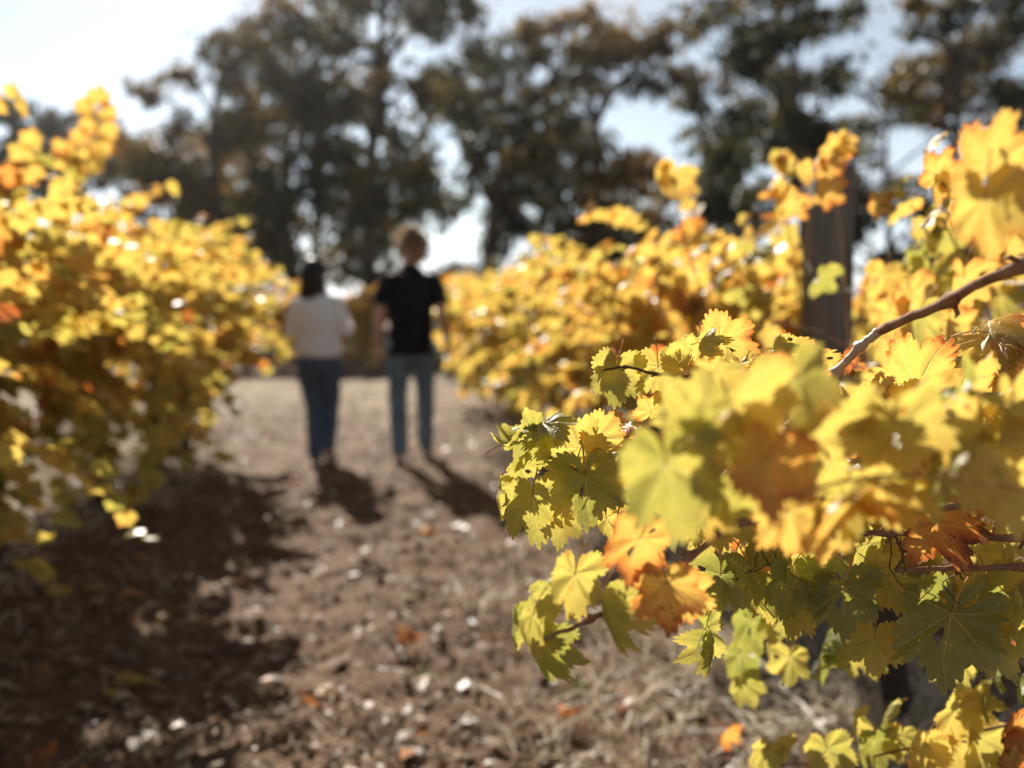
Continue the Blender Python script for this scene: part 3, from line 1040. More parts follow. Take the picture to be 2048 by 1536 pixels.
cnt = 0
while cnt < 105:
    px, py = rnd(1230, 2120), rnd(680, 1250)
    if not inside(px, py) and px < 2050:
        continue
    z = rnd(1.1, 1.45) if py > 1000 and px > 1480 else rnd(0.98, 1.45)
    hi_ = (py - 690) / 500.0
    tn = pick_tint(0.52 - 0.22 * hi_, 0.11, 0.10)
    n_, tip = sun_leaf_dir(None, 0.8, 0.6)
    rot = frame(n_, tip)
    c = at(px, py, z)
    ms = random.choice(HI) if random.random() < 0.85 else random.choice(HI_FOLD + HI_CURL)
    add_leaf(v0, ms, c, rot, rnd(0.045, 0.078) * 0.9, tn, rnd(0.2, 1.0))
    cnt += 1

# leaves of the second vine that the photograph picks out: round the post top, low right
random.seed(11)
KEY1 = [
    (1672, 300, 2.25, 70, 150, 20, 10, 0.62, None, .6), (1690, 290, 2.25, 55, 60, -20, 10, 0.60, None, .6), (1640, 310, 2.3, 55, 190, 55, 40, 0.55, None, .8), (1660, 335, 2.3, 60, 170, 10, 15, 0.66, None, .9),
    (1605, 345, 2.3, 55, 10, 30, 10, 0.60, None, .7), (1655, 385, 2.25, 75, 0, 10, 10, 0.64, None, .9), (1585, 410, 2.3, 70, -20, 20, 15, 0.62, None, 1.), (1350, 360, 2.6, 80, -10, 10, 10, 0.58, None, .6),
    (1322, 350, 2.6, 55, -60, 30, 10, 0.58, None, .6), (1755, 410, 2.1, 60, 0, 10, 10, 0.62, None, .8), (1865, 285, 1.9, 60, 200, 50, 75, 0.5, None, .5),
    (1880, 340, 1.6, 90, 170, 15, 10, 0.62, None, .9), (1870, 375, 1.6, 75, 20, 40, 30, 0.60, None, .9), (1895, 400, 1.6, 80, 10, 55, 20, 0.38, None, .4), (1865, 430, 1.6, 75, 0, 45, 70, 0.5, None, .5),
    (1910, 440, 1.6, 75, 10, 40, 10, 0.34, None, .4), (1830, 460, 1.9, 60, 10, 40, 10, 0.5, None, .4), (1945, 430, 1.5, 80, 20, 30, 10, 0.36, None, .4), (2030, 425, 1.4, 100, 10, 40, 10, 0.34, None, .4),
    (1640, 560, 2.2, 85, 10, 30, 40, 0.22, None, .3), (1775, 610, 2.2, 100, 5, 10, 10, 0.52, None, .5), (1765, 560, 2.15, 90, -10, -10, 12, 0.58, None, .6), (1770, 690, 2.1, 100, 10, 20, 12, 0.56, None, .5),
    (1830, 600, 1.9, 110, 30, 10, 12, 0.62, None, .8), (1930, 570, 1.7, 120, 10, 20, 12, 0.60, None, .8), (1840, 640, 1.7, 120, -10, 30, 15, 0.34, None, .4),
    (1780, 640, 1.9, 110, 10, 30, 12, 0.60, None, .7), (1900, 660, 1.6, 110, 10, 30, 12, 0.64, None, .9), (1960, 520, 1.9, 90, 10, 20, 12, 0.58, None, .7), (2020, 500, 1.9, 90, 10, 20, 12, 0.58, None, .7),
    (1505, 1255, 1.55, 110, 10, 20, 8, 0.20, None, .3), (1560, 1240, 1.55, 105, -20, -15, 8, 0.28, None, .3), (1480, 1320, 1.6, 100, 0, 30, 8, 0.18, None, .3), (1490, 1375, 1.6, 75, 25, 20, 8, 0.30, None, .3),
    (1580, 1325, 1.6, 90, 0, -25, 8, 0.36, None, .3), (1655, 1320, 1.5, 100, 10, 40, 40, 0.12, None, .2), (1700, 1310, 1.5, 80, 0, 10, 10, 0.36, None, .3), (1740, 1320, 1.45, 70, 0, 20, 10, 0.28, None, .3),
    (1650, 1290, 1.5, 90, 0, 60, 60, 0.12, None, .2), (1920, 1330, 1.4, 90, 0, 20, 8, 0.32, None, .3), (1885, 1330, 1.45, 80, 0, 20, 8, 0.36, None, .3),
    (1660, 1510, 1.45, 110, 20, -10, 12, 0.34, None, .4), (1530, 1510, 1.5, 80, -20, 10, 12, 0.36, None, .4), (1570, 1490, 1.5, 70, 150, 30, 12, 0.42, None, .4), (1715, 1440, 1.45, 70, 0, 40, 20, 0.42, None, .5),
    (1775, 1425, 1.45, 75, 10, 50, 70, 0.3, None, .3), (1750, 1490, 1.45, 90, 10, 10, 10, 0.22, None, .3), (1800, 1480, 1.45, 80, -10, -20, 10, 0.36, None, .4), (1850, 1500, 1.4, 110, 0, 10, 15, 0.52, None, .6),
    (1915, 1430, 1.4, 120, -20, 10, 10, 0.44, None, .4), (1950, 1400, 1.42, 90, 160, -10, 10, 0.48, None, .4), (1900, 1500, 1.42, 120, 20, 10, 10, 0.46, None, .4), (1960, 1490, 1.42, 110, 0, 20, 10, 0.36, None, .4),
    (1965, 1400, 1.4, 85, 0, 60, 20, 0.12, None, .2), (2035, 1450, 1.35, 110, 20, 20, 30, 0.80, None, 1.), (2040, 1500, 1.35, 110, 0, 10, 10, 0.74, None, 1.), (2040, 1370, 1.4, 80, 0, 55, 50, 0.14, None, .2),
    (1990, 1350, 1.42, 70, 0, 65, 20, 0.14, None, .2), (2000, 1535, 1.35, 90, 0, 10, 10, 0.34, None, .2), (1455, 1470, 1.9, 60, 0, 30, 30, 0.72, None, .9),
]
for k in KEY1[:60]:
    k = list(k)
    k[8] = random.choice(HI)
    cam_leaf(*k, root=v1)
P1 = [at(2300, 330, 1.6), at(1990, 390, 1.6), at(1885, 370, 1.6), at(1860, 320, 1.75)]
cane(P1, 0.003, 0.0012, root=v1)
cane([at(1700, 760, 2.1), at(1690, 560, 2.2), at(1675, 400, 2.27), at(1660, 300, 2.28)], 0.003, 0.0012, root=v1)
cane([at(1420, 640, 2.6), at(1370, 480, 2.6), at(1345, 360, 2.6)], 0.0028, 0.0012, root=v1)
cane([at(2250, 1440, 1.4), at(2048, 1445, 1.4), at(1850, 1490, 1.43), at(1700, 1520, 1.46), at(1560, 1530, 1.5)], 0.003, 0.0014, root=v1)
cane([at(1830, 1290, 2.0), at(1700, 1250, 1.7), at(1600, 1240, 1.58), at(1490, 1290, 1.58)], 0.003, 0.0014, root=v1)

# tall shoot above the left row
pp = [at(215, 420, 3.9), at(205, 330, 3.9), at(195, 250, 3.9), at(200, 180, 3.9)]
lroot = [o for o in COL.objects if o.get('label', '').startswith('tall golden grapevine')][0]
cane(pp, 0.004, 0.0014, root=lroot)
for k in [(200, 195, 3.9, 46, 170, 20, 10, .62), (170, 215, 3.9, 44, -60, 10, 10, .60), (215, 225, 3.9, 42, 60, 20, 10, .62), (175, 250, 3.9, 40, -40, 10, 10, .66), (215, 262, 3.9, 48, 40, 10, 10, .58),
          (160, 275, 3.9, 44, -60, 10, 10, .66), (205, 295, 3.9, 48, 40, 10, 10, .6), (130, 300, 3.9, 50, 0, 10, 10, .62), (65, 280, 3.8, 50, 170, 10, 10, .58), (40, 310, 3.8, 50, 0, 10, 10, .58), (190, 330, 3.9, 50, 0, 10, 10, .6)]:
    cam_leaf(*k, mesh=random.choice(LO), root=lroot)


# ------------------------------------------------------------------ eucalyptus trees
def tree_leaf_material():
    t = NT('eucalypt_foliage')
    tn = t.attr('tint')
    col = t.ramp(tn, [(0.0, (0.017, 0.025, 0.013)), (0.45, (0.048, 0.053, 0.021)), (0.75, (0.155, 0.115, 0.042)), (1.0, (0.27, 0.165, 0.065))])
    p = t.principled(col, 0.6, 0.4)
    tr = t.n('ShaderNodeBsdfTranslucent')
    t.l(t.mix(1.0, col, (1.3, 1.15, 0.8), 'MULTIPLY'), tr.inputs['Color'])
    mx = t.n('ShaderNodeMixShader')
    mx.inputs[0].default_value = 0.35
    t.l(p, mx.inputs[1])
    t.l(tr.outputs[0], mx.inputs[2])
    return t.finish(mx.outputs[0])


M_TLEAF = tree_leaf_material()


def make_tree(trunk_px, z, clumps, label, tint, seed, dens=1.0, cat='tree', name='eucalyptus_tree', lean=0.0, r0=0.24, leaf=(0.055, 0.23)):
    rng = np.random.default_rng(seed)
    random.seed(seed)
    gx = at(trunk_px, 591, z)
    b = Vector((gx.x, gx.y, gz(gx.x, gx.y)))
    root = empty(name, b, label, cat, 'eucalyptus trees behind the vineyard')
    C = []
    for (px, py, rx, ry) in clumps:
        zz = z + rng.uniform(-2.2, 2.2)
        c = at(px, py, zz)
        C.append((c, 1.1 * rx / FPX * zz, 1.1 * ry / FPX * zz))
    top = max(c.z for c, _, _ in C)
    g = Geo()
    tp = []
    for i in range(9):
        t = i / 8
        tp.append(b + Vector((lean * t * t + 0.25 * math.sin(t * 5 + seed), 0.3 * math.sin(t * 4 + seed * 2), -0.2 + (top * 0.86 + 0.2) * t)))
    g.tube(tp, [r0 * (1.25 if i == 0 else 1) * (1 - 0.75 * i / 8) for i in range(9)], 8, None, 0.08)
    g.obj('trunk', M_BARK, root, True, b)
    V, F, T = [], [], []
    for c, rx, ry in C:
        # the limb that carries this clump
        zf = min(max((c.z - 0.25 * abs(c.x - b.x) - 1.2) / (top * 0.86), 0.2), 0.97)
        i = min(7, int(zf * 8))
        s = tp[i].lerp(tp[i + 1], zf * 8 - i)
        mid = s.lerp(c, 0.5) + Vector((0, 0, 0.12 * (c - s).length)) + rvec(0.25)
        g = Geo()
        path = smooth_path([s, mid, c - Vector((0, 0, ry * 0.3))], 4)
        g.tube(path, [0.075 * (1 - 0.75 * k / (len(path) - 1)) for k in range(len(path))], 5)
        g.obj('branch', M_BARK, root, True, b)
        # sprays of narrow leaves in an umbrella-shaped clump
        area = math.pi * rx * ry
        ct = rng.normal(0, 0.13)
        nspray = max(8, int(area * 31 * dens))
        for _ in range(nspray):
            d = rng.normal(size=3)
            d /= np.linalg.norm(d)
            q = rng.uniform(0.2, 1) ** 0.5
            sp = np.array(c) + d * q * np.array([rx, rx * 0.9, ry])
            if mnoise.noise(Vector(sp) * 0.95 + Vector((seed, 0, 0))) < 0.04:
                continue                                            # sky shows through between the sprays
            m = int(rng.integers(10, 22))
            sr = rng.uniform(0.10, 0.24)
            st = float(np.clip(tint + ct + 0.24 * (d[2] * q) + rng.normal(0, 0.13), 0, 1))  # clump tops go browner and lighter: sunlit sheen put into the tint
            lp = sp + rng.normal(size=(m, 3)) * np.array([sr, sr, sr * 0.75])
            for p in lp:
                L, W = rng.uniform(0.8, 1.4) * leaf[1], rng.uniform(0.8, 1.5) * leaf[0]
                ax = rng.normal(size=3) * 0.7 + np.array([0, 0, -0.8])
                ax /= np.linalg.norm(ax)
                sd_ = np.cross(ax, rng.normal(size=3))
                sd_ /= max(1e-6, np.linalg.norm(sd_))
                k = len(V)
                V += [p, p + ax * L * 0.5 + sd_ * W, p + ax * L, p + ax * L * 0.5 - sd_ * W]
                F.append((k, k + 1, k + 2, k + 3))
                T += [st] * 4
    V = np.array(V) - np.array(b)
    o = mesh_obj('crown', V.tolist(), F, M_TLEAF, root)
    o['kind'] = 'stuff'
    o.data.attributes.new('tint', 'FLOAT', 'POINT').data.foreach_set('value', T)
    return root


TREES = [
    (455, 31, [(470, 105, 85, 42), (425, 160, 60, 30), (570, 50, 95, 50), (555, 150, 95, 55), (480, 235, 80, 55), (400, 250, 60, 38), (345, 148, 34, 18), (292, 182, 30, 18),
               (385, 295, 95, 60), (310, 320, 80, 50), (430, 355, 130, 75), (345, 400, 120, 60), (450, 440, 120, 60), (250, 300, 50, 40)],
     'olive-brown eucalyptus left of the others, against the open sky', 0.62, 1, 1.0),
    (590, 29, [(605, 140, 75, 85), (615, 250, 70, 85), (540, 300, 70, 70), (560, 400, 80, 60), (640, 50, 65, 55), (590, 470, 70, 60), (650, 330, 35, 60), (600, 540, 60, 50)],
     'dark eucalyptus rising behind the woman\'s head', 0.45, 2, 0.95),
    (752, 27, [(755, 20, 125, 45), (850, 50, 110, 42), (720, 105, 60, 50), (685, 190, 35, 55), (800, 190, 85, 45), (825, 255, 60, 60), (890, 110, 90, 50), (785, 370, 85, 60), (845, 415, 65, 45),
               (740, 470, 55, 60), (810, 340, 60, 50), (900, 20, 60, 40), (700, 290, 24, 40), (770, 560, 50, 40), (790, -60, 120, 50), (690, -20, 70, 40), (900, -50, 80, 40)],
     'tallest eucalyptus, its bare trunk showing between woman and man', 0.42, 3, 0.95),
    (985, 31, [(960, 150, 85, 48), (1010, 100, 75, 38), (955, 235, 75, 55), (1005, 290, 85, 45), (1065, 235, 65, 50), (935, 330, 45, 35), (1000, 475, 60, 40), (955, 545, 80, 28), (1050, 420, 55, 45), (1090, 540, 80, 28), (1020, 370, 45, 40)],
     'dark eucalyptus behind the gap right of the man\'s head', 0.35, 4, 1.0),
    (1180, 29, [(1090, 80, 70, 42), (1190, 68, 105, 50), (1225, 150, 110, 48), (1295, 130, 80, 50), (1340, 80, 60, 38), (1060, 340, 60, 55), (1140, 275, 80, 40), (1190, 330, 80, 42), (1255, 345, 60, 50),
                (1300, 400, 70, 55), (1215, 400, 60, 45), (1130, 420, 50, 36), (1175, 475, 75, 40), (1110, 180, 60, 34), (1260, 470, 60, 40), (1400, 470, 60, 40)],
     'rust-brown topped eucalyptus in the centre of the tree line', 0.66, 5, 0.95),
    (1590, 28, [(1560, 25, 130, 50), (1520, 90, 105, 45), (1625, 105, 110, 50), (1480, 120, 60, 42), (1605, 170, 80, 36), (1560, 250, 80, 42), (1625, 290, 60, 48), (1530, 300, 60, 48), (1655, 330, 60, 50),
                (1485, 240, 45, 30), (1690, 165, 40, 40), (1410, 30, 50, 30), (1395, 65, 40, 28), (1450, 320, 50, 36), (1720, 320, 50, 40), (1420, 390, 60, 40), (1530, 400, 60, 40), (1700, 420, 60, 60), (1480, 440, 50, 36), (1560, -60, 130, 50), (1660, 20, 60, 50)],
     'dark dense eucalyptus behind the grey wooden post', 0.32, 6, 1.05),
    (1905, 30, [(1870, 60, 55, 50), (1905, 130, 75, 55), (1835, 150, 55, 42), (1795, 170, 45, 34), (1965, 115, 60, 36), (2015, 75, 60, 42), (2045, 160, 60, 48), (1990, 205, 80, 42), (1855, 205, 50, 34),
                (1905, 240, 40, 30), (1830, 20, 40, 30), (2080, 30, 60, 50), (2060, 250, 60, 40), (1960, 270, 50, 34), (1930, -20, 70, 50), (2030, -40, 80, 50)],
     'eucalyptus at the right edge with sky between its limbs', 0.5, 7, 0.95),
]
for (tx, z, cl_, lab, tint, seed, dn) in TREES:
    make_tree(tx, z, cl_, lab, tint, seed, dn)
make_tree(1930, 24, [(1920, 470, 105, 50), (2020, 460, 80, 55), (1850, 520, 90, 50), (1960, 540, 110, 40), (1780, 560, 60, 40), (2080, 520, 60, 60)],
          'low dark bushy tree behind the vines at the right edge', 0.25, 8, 1.3, r0=0.12)
make_tree(150, 58, [(160, 250, 75, 28), (60, 238, 60, 24), (10, 215, 40, 20), (100, 290, 90, 34), (230, 300, 60, 30), (30, 300, 60, 34), (190, 330, 90, 40), (60, 350, 90, 40)],
          'distant dark tree behind the top of the left row', 0.2, 9, 0.8, r0=0.3, leaf=(0.1, 0.34))

BACK = [('airy eucalyptus farther back, showing between the left pair of trees', 640, 40, (430, 830), 41),
        ('airy eucalyptus farther back, filling the gap right of the man', 1080, 42, (880, 1290), 42),
        ('airy eucalyptus farther back, between the brown-topped tree and the post', 1400, 41, (1240, 1620), 43),
        ('airy eucalyptus farther back, right of the grey post', 1770, 43, (1640, 2080), 44),
        ('low airy eucalyptus farther back, above the left vine row', 400, 44, (270, 560), 45)]
for lab, tx, z, (xa, xb), seed in BACK:
    rs = random.Random(seed)
    cl2 = []
    for k in range(17):
        py = 130 + 420 * (k + rs.random()) / 17 if seed != 45 else 300 + 250 * (k + rs.random()) / 17
        cl2.append((rs.uniform(xa, xb), py, rs.uniform(45, 85), rs.uniform(24, 48)))
    make_tree(tx, z, cl2, lab, 0.5, seed, 0.85, r0=0.26, leaf=(0.06, 0.26))


# ------------------------------------------------------------------ people
def remeshed(name, geo, voxel, smooth_iter, mat, wrinkle=0.0, wscale=14):
    o = mesh_obj('build_body', geo.v, geo.f, mat)
    md = o.modifiers.new('remesh', 'REMESH')
    md.mode = 'VOXEL'
    md.voxel_size = voxel
    md.use_smooth_shade = True
    sm = o.modifiers.new('smooth', 'SMOOTH')
    sm.factor = 0.5
    sm.iterations = smooth_iter
    dg = bpy.context.evaluated_depsgraph_get()
    me = bpy.data.meshes.new_from_object(o.evaluated_get(dg))
    me.name = name
    bpy.data.objects.remove(o)
    if wrinkle:
        me.calc_loop_triangles()
        for v in me.vertices:
            q = Vector((v.co.x * wscale, v.co.y * wscale, v.co.z * wscale * 1.9))
            v.co += v.normal * (mnoise.noise(q) * wrinkle + mnoise.noise(q * 2.3) * wrinkle * 0.4)
    if not me.materials:
        me.materials.append(mat)
    return me


M_SKIN = simple_mat('skin', (0.46, 0.25, 0.18), (0.56, 0.32, 0.24), 20, 0.5, 0.4, 0.1)
M_DENIM = simple_mat('blue_denim', (0.045, 0.07, 0.12), (0.09, 0.125, 0.19), 30, 0.9, 0.2, 0.4, 160, None, 0.004)
M_DENIM2 = simple_mat('faded_denim', (0.085, 0.14, 0.19), (0.18, 0.25, 0.31), 12, 0.9, 0.2, 0.4, 160, None, 0.004)
M_BLACK = simple_mat('black_jersey', (0.008, 0.008, 0.010), (0.014, 0.014, 0.018), 20, 0.95, 0.1, 0.3, 120, None, 0.003)
M_GREYTOP = simple_mat('pale_grey_knit', (0.72, 0.71, 0.71), (0.82, 0.81, 0.81), 30, 0.95, 0.15, 0.4, 140, None, 0.004, 0.15)
M_SHOE = simple_mat('shoe_leather', (0.16, 0.12, 0.10), (0.3, 0.26, 0.23), 20, 0.5, 0.5, 0.2)
M_SHOED = simple_mat('dark_boot', (0.03, 0.022, 0.018), (0.06, 0.045, 0.035), 20, 0.4, 0.5, 0.2)
M_SOLE = simple_mat('shoe_sole', (0.55, 0.52, 0.48), (0.7, 0.68, 0.64), 20, 0.7, 0.3, 0.1)


def hair_material(name, c, tr):
    t = NT(name)
    f = t.noise(60, 3, 0.6, t.objco())
    col = t.mix(f, tuple(x * 0.7 for x in c), tuple(min(1, x * 1.5) for x in c))
    p = t.principled(col, 0.38, 0.6)
    td = t.n('ShaderNodeBsdfTranslucent')
    td.inputs['Color'].default_value = (*tr, 1)
    mx = t.n('ShaderNodeMixShader')
    mx.inputs[0].default_value = 0.5
    t.l(p, mx.inputs[1])
    t.l(td.outputs[0], mx.inputs[2])
    return t.finish(mx.outputs[0])


M_HAIRW = hair_material('dark_brown_hair', (0.035, 0.022, 0.016), (0.22, 0.13, 0.08))
M_HAIRM = hair_material('curly_brown_hair', (0.13, 0.08, 0.05), (0.92, 0.74, 0.5))


def hand(g, wrist, d, palmn, thumbside, sc=1.0, curl=0.5):
    """palm, four unequal bent fingers and a thumb"""
    d = Vector(d).normalized()
    n = Vector(palmn)
    n = (n - d * n.dot(d)).normalized()
    s = Vector(thumbside)
    s = (s - d * s.dot(d) - n * s.dot(n)).normalized()
    w = Vector(wrist)
    g.tube([w - d * 0.01 * sc, w + d * 0.03 * sc, w + d * 0.07 * sc, w + d * 0.09 * sc], [(0.024 * sc, 0.016 * sc), (0.036 * sc, 0.016 * sc), (0.041 * sc, 0.014 * sc), (0.036 * sc, 0.010 * sc)], 10, s)
    for k, (off, ln) in enumerate(((0.031, 0.075), (0.011, 0.084), (-0.010, 0.078), (-0.029, 0.060))):
        p = w + d * 0.075 * sc + s * off * sc
        dd = d.copy()
        pts = [p]
        for q in range(3):
            pts.append(pts[-1] + dd * ln * sc * (0.45, 0.32, 0.25)[q])
            dd = (dd + n * (curl * (0.8 + 0.1 * k))).normalized()
        g.tube(pts, [0.0095 * sc, 0.0088 * sc, 0.0078 * sc, 0.006 * sc], 7, s)
    p = w + d * 0.025 * sc + s * 0.03 * sc
    g.tube([p, p + (s * 0.9 + d * 0.7 + n * 0.3).normalized() * 0.03 * sc, p + (s * 0.75 + d * 1.0 + n * 0.5).normalized() * 0.058 * sc, p + (s * 0.65 + d * 1.25 + n * 0.6).normalized() * 0.075 * sc],
           [0.014 * sc, 0.011 * sc, 0.0098 * sc, 0.007 * sc], 7, n)


def head_geo(g, c, yaw, sc=1.0):
    """skull, jaw, nose, lips, brow and ears; the face looks along +Y turned by yaw"""
    rot = Matrix.Rotation(yaw, 3, 'Z')

    def P(x, y, z):
        return Vector(c) + rot @ Vector((x, y, z)) * sc
    g.ball(P(0, -0.012, 0.028), (0.076 * sc, 0.094 * sc, 0.088 * sc), 14, 9, rot)
    g.ball(P(0, 0.022, -0.035), (0.062 * sc, 0.072 * sc, 0.078 * sc), 12, 8, rot)
    g.ball(P(0, 0.062, -0.093), (0.028 * sc, 0.026 * sc, 0.022 * sc), 10, 6, rot)
    g.tube([P(0, 0.082, 0.012), P(0, 0.102, -0.018), P(0, 0.108, -0.034), P(0, 0.090, -0.044)], [0.010 * sc, 0.012 * sc, 0.015 * sc, 0.012 * sc], 8)
    for s in (-1, 1):
        g.ball(P(s * 0.079, -0.004, -0.012), (0.010 * sc, 0.020 * sc, 0.032 * sc), 8, 6, rot)
        g.ball(P(s * 0.029, 0.071, 0.006), (0.014 * sc, 0.012 * sc, 0.009 * sc), 8, 5, rot)
        g.tube([P(s * 0.010, 0.083, 0.026), P(s * 0.032, 0.080, 0.030), P(s * 0.052, 0.066, 0.023)], 0.008 * sc, 6)
    g.tube([P(-0.022, 0.078, -0.066), P(0, 0.089, -0.065), P(0.022, 0.078, -0.066)], [0.005 * sc, 0.0095 * sc, 0.005 * sc], 7)


def shoe(root, heel, toe_dir, pitch, ln, mat, smat):
    f = Vector(toe_dir).normalized()
    s = f.cross(Vector((0, 0, 1))).normalized()
    rot = Matrix.Rotation(pitch, 3, s)
    u = rot @ Vector((0, 0, 1))
    f = rot @ f
    h = Vector(heel)

    def P(a, z):
        return h + f * a * ln + u * z
    g = Geo()
    g.tube([P(0.0, 0.05), P(0.1, 0.056), P(0.3, 0.058), P(0.55, 0.046), P(0.8, 0.034), P(0.97, 0.026)],
           [(0.024, 0.026), (0.034, 0.038), (0.036, 0.042), (0.044, 0.032), (0.043, 0.022), (0.024, 0.014)], 12, s)
    g.tube([P(0.14, 0.06), P(0.16, 0.12)], [(0.040, 0.046), (0.042, 0.048)], 12, s)
    o = mesh_obj('shoe', g.v, g.f, mat, root, True)
    k = Geo()
    out = [(-0.01, 0.024), (0.05, 0.036), (0.3, 0.036), (0.6, 0.047), (0.85, 0.044), (1.0, 0.022)]
    b = []
    for a, w in out:
        b.append(P(a, 0.002) + s * w)
    for a, w in reversed(out):
        b.append(P(a, 0.002) - s * w)
    n = len(b)
    k.v = b + [v + u * 0.022 for v in b]
    k.f = [tuple(reversed(range(n))), tuple(range(n, 2 * n))] + [(i, (i + 1) % n, n + (i + 1) % n, n + i) for i in range(n)]
    k.obj('sole', smat, o, False)
    return o


def build_man():
    gp = ground_at(824, 912)
    z0 = gz(gp.x, gp.y)
    yaw = math.atan2(-RD.x, RD.y) * 0.6
    hip_l, hip_r = Vector((-0.095, 0, 0.90)), Vector((0.095, 0, 0.90))
    kn_l, an_l = Vector((-0.105, 0.03, 0.49)), Vector((-0.09, -0.19, 0.125))
    kn_r, an_r = Vector((0.105, 0.15, 0.505)), Vector((0.11, 0.27, 0.10))
    sh_l, sh_r = Vector((-0.182, 0, 1.395)), Vector((0.182, 0, 1.395))
    el_l, wr_l = Vector((-0.235, -0.03, 1.15)), Vector((-0.258, 0.04, 0.905))
    el_r, wr_r = Vector((0.245, -0.05, 1.15)), Vector((0.285, 0.02, 0.905))
    hc = Vector((0.012, 0.035, 1.625))
    g = Geo()
    torso = [(0, 0, 0.86), (0, 0, 0.95), (0, 0.005, 1.08), (0, -0.005, 1.25), (0, -0.01, 1.38), (0, -0.005, 1.46), (0, 0, 1.50)]
    trad = [(0.155, 0.105), (0.168, 0.115), (0.155, 0.105), (0.172, 0.115), (0.16, 0.105), (0.105, 0.08), (0.068, 0.062)]
    g.tube(torso, trad, 18, (1, 0, 0))
    for a, b, c in ((hip_l, kn_l, an_l), (hip_r, kn_r, an_r)):
        g.tube([a, a.lerp(b, 0.5), b, b.lerp(c, 0.3), b.lerp(c, 0.7), c], [0.088, 0.078, 0.055, 0.056, 0.042, 0.035], 12)
        g.tube([c + Vector((0, -0.04, -0.04)), c + Vector((0, 0.04, -0.045)), c + Vector((0, 0.14, -0.06))], [0.033, 0.04, 0.03], 10)
    for s, e, w, sg in ((sh_l, el_l, wr_l, -1), (sh_r, el_r, wr_r, 1)):
        g.tube([s + Vector((-sg * 0.06, 0, 0.0)), s, s.lerp(e, 0.35), s.lerp(e, 0.75), e, e.lerp(w, 0.3), e.lerp(w, 0.75), w], [0.05, 0.058, 0.05, 0.043, 0.039, 0.041, 0.031, 0.025], 12)
        hand(g, w, (w - e).normalized() + Vector((0, 0.1, 0)), Vector((-sg, 0.1, 0)), Vector((0, 1, 0)), 1.0, 0.42)
    g.tube([(0, 0, 1.46), (0.0, 0.01, 1.52), hc + Vector((0, -0.015, -0.05))], [0.062, 0.057, 0.058], 12)
    hy = R(32)
    head_geo(g, hc, hy, 1.06)
    body = remeshed('person', g, 0.0065, 2, M_SKIN)
    o = bpy.data.objects.new('person', body)
    o.location = (gp.x, gp.y, z0 + 0.012)
    o.rotation_euler = (0, 0, yaw)
    link(o)
    tag(o, 'man seen from behind walking in a black short-sleeved shirt and blue jeans', 'person', 'couple walking away along the path')
    # shirt with short sleeves
    g = Geo()
    g.tube([(0, 0, 0.835), (0, 0, 0.95), (0, 0.005, 1.08), (0, -0.005, 1.25), (0, -0.01, 1.38), (0, -0.005, 1.455), (0, 0.0, 1.50)],
           [(0.182, 0.138), (0.178, 0.135), (0.170, 0.130), (0.183, 0.134), (0.172, 0.125), (0.118, 0.09), (0.078, 0.072)], 22, (1, 0, 0))
    for s, e, sg in ((sh_l, el_l, -1), (sh_r, el_r, 1)):
        g.tube([s + Vector((-sg * 0.08, 0, 0)), s + Vector((sg * 0.005, 0, 0)), s.lerp(e, 0.3), s.lerp(e, 0.72)], [0.07, 0.078, 0.073, 0.074], 14)
    g.tube([(0, 0, 1.48), (0, 0.005, 1.535)], [0.072, 0.066], 14)                                        # collar
    link(bpy.data.objects.new('shirt', remeshed('shirt', g, 0.011, 3, M_BLACK, 0.014, 9)), o)
    # jeans
    g = Geo()
    g.tube([(0, 0, 0.80), (0, 0, 0.88), (0, 0, 0.955)], [(0.165, 0.12), (0.178, 0.128), (0.172, 0.12)], 20, (1, 0, 0))
    for a, b, c in ((hip_l, kn_l, an_l), (hip_r, kn_r, an_r)):
        g.tube([a + Vector((0, 0, 0.04)), a.lerp(b, 0.3), a.lerp(b, 0.7), b, b.lerp(c, 0.4), c + Vector((0, 0, 0.0)), c + Vector((0, 0, -0.035))], [0.10, 0.097, 0.082, 0.072, 0.070, 0.063, 0.064], 14)
    link(bpy.data.objects.new('jeans', remeshed('jeans', g, 0.011, 3, M_DENIM2, 0.012, 14)), o)
    shoe(o, an_l + Vector((0, -0.045, -0.085)), (-0.05, 1, 0), R(-12), 0.285, M_SHOE, M_SOLE)
    shoe(o, an_r + Vector((0, -0.05, -0.10)), (0.08, 1, 0), R(6), 0.285, M_SHOE, M_SOLE)
    # curly hair, fuller to the front left
    g = Geo()
    rot = Matrix.Rotation(hy, 3, 'Z')
    g.ball(hc + rot @ Vector((0, -0.018, 0.052)), (0.090, 0.102, 0.084), 14, 9, rot)
    g.ball(hc + rot @ Vector((0, -0.062, -0.005)), (0.070, 0.050, 0.075), 12, 8, rot)
    rs = random.Random(3)
    for i in range(230):
        th, ph = rs.uniform(0, 6.28), rs.uniform(0.0, 1.75)
        d = Vector((math.sin(ph) * math.cos(th), math.sin(ph) * math.sin(th), math.cos(ph)))
        if d.y > 0.5 and d.z < 0.25:
            continue
        st = hc + rot @ Vector((d.x * 0.082, -0.014 + d.y * 0.095, 0.045 + d.z * 0.08))
        wd = rot @ d
        grow = 0.040 + 0.055 * max(0, d.y * 0.7 + d.z * 0.6) + rs.uniform(0, 0.02)
        pts = []
        a = wd.orthogonal().normalized()
        b = wd.cross(a)
        p0 = rs.uniform(0, 6)
        for k in range(8):
            t = k / 7
            pts.append(st + wd * grow * t * 1.1 + (a * math.cos(p0 + 7 * t) + b * math.sin(p0 + 7 * t)) * 0.011 * (0.4 + t) + Vector((0, 0, -0.015 * t * t)))
        g.tube(pts, [0.006, 0.006, 0.006, 0.0058, 0.0055, 0.005, 0.0045, 0.003], 4)
    h = g.obj('hair', M_HAIRM, o, True)
    h['kind'] = 'stuff'


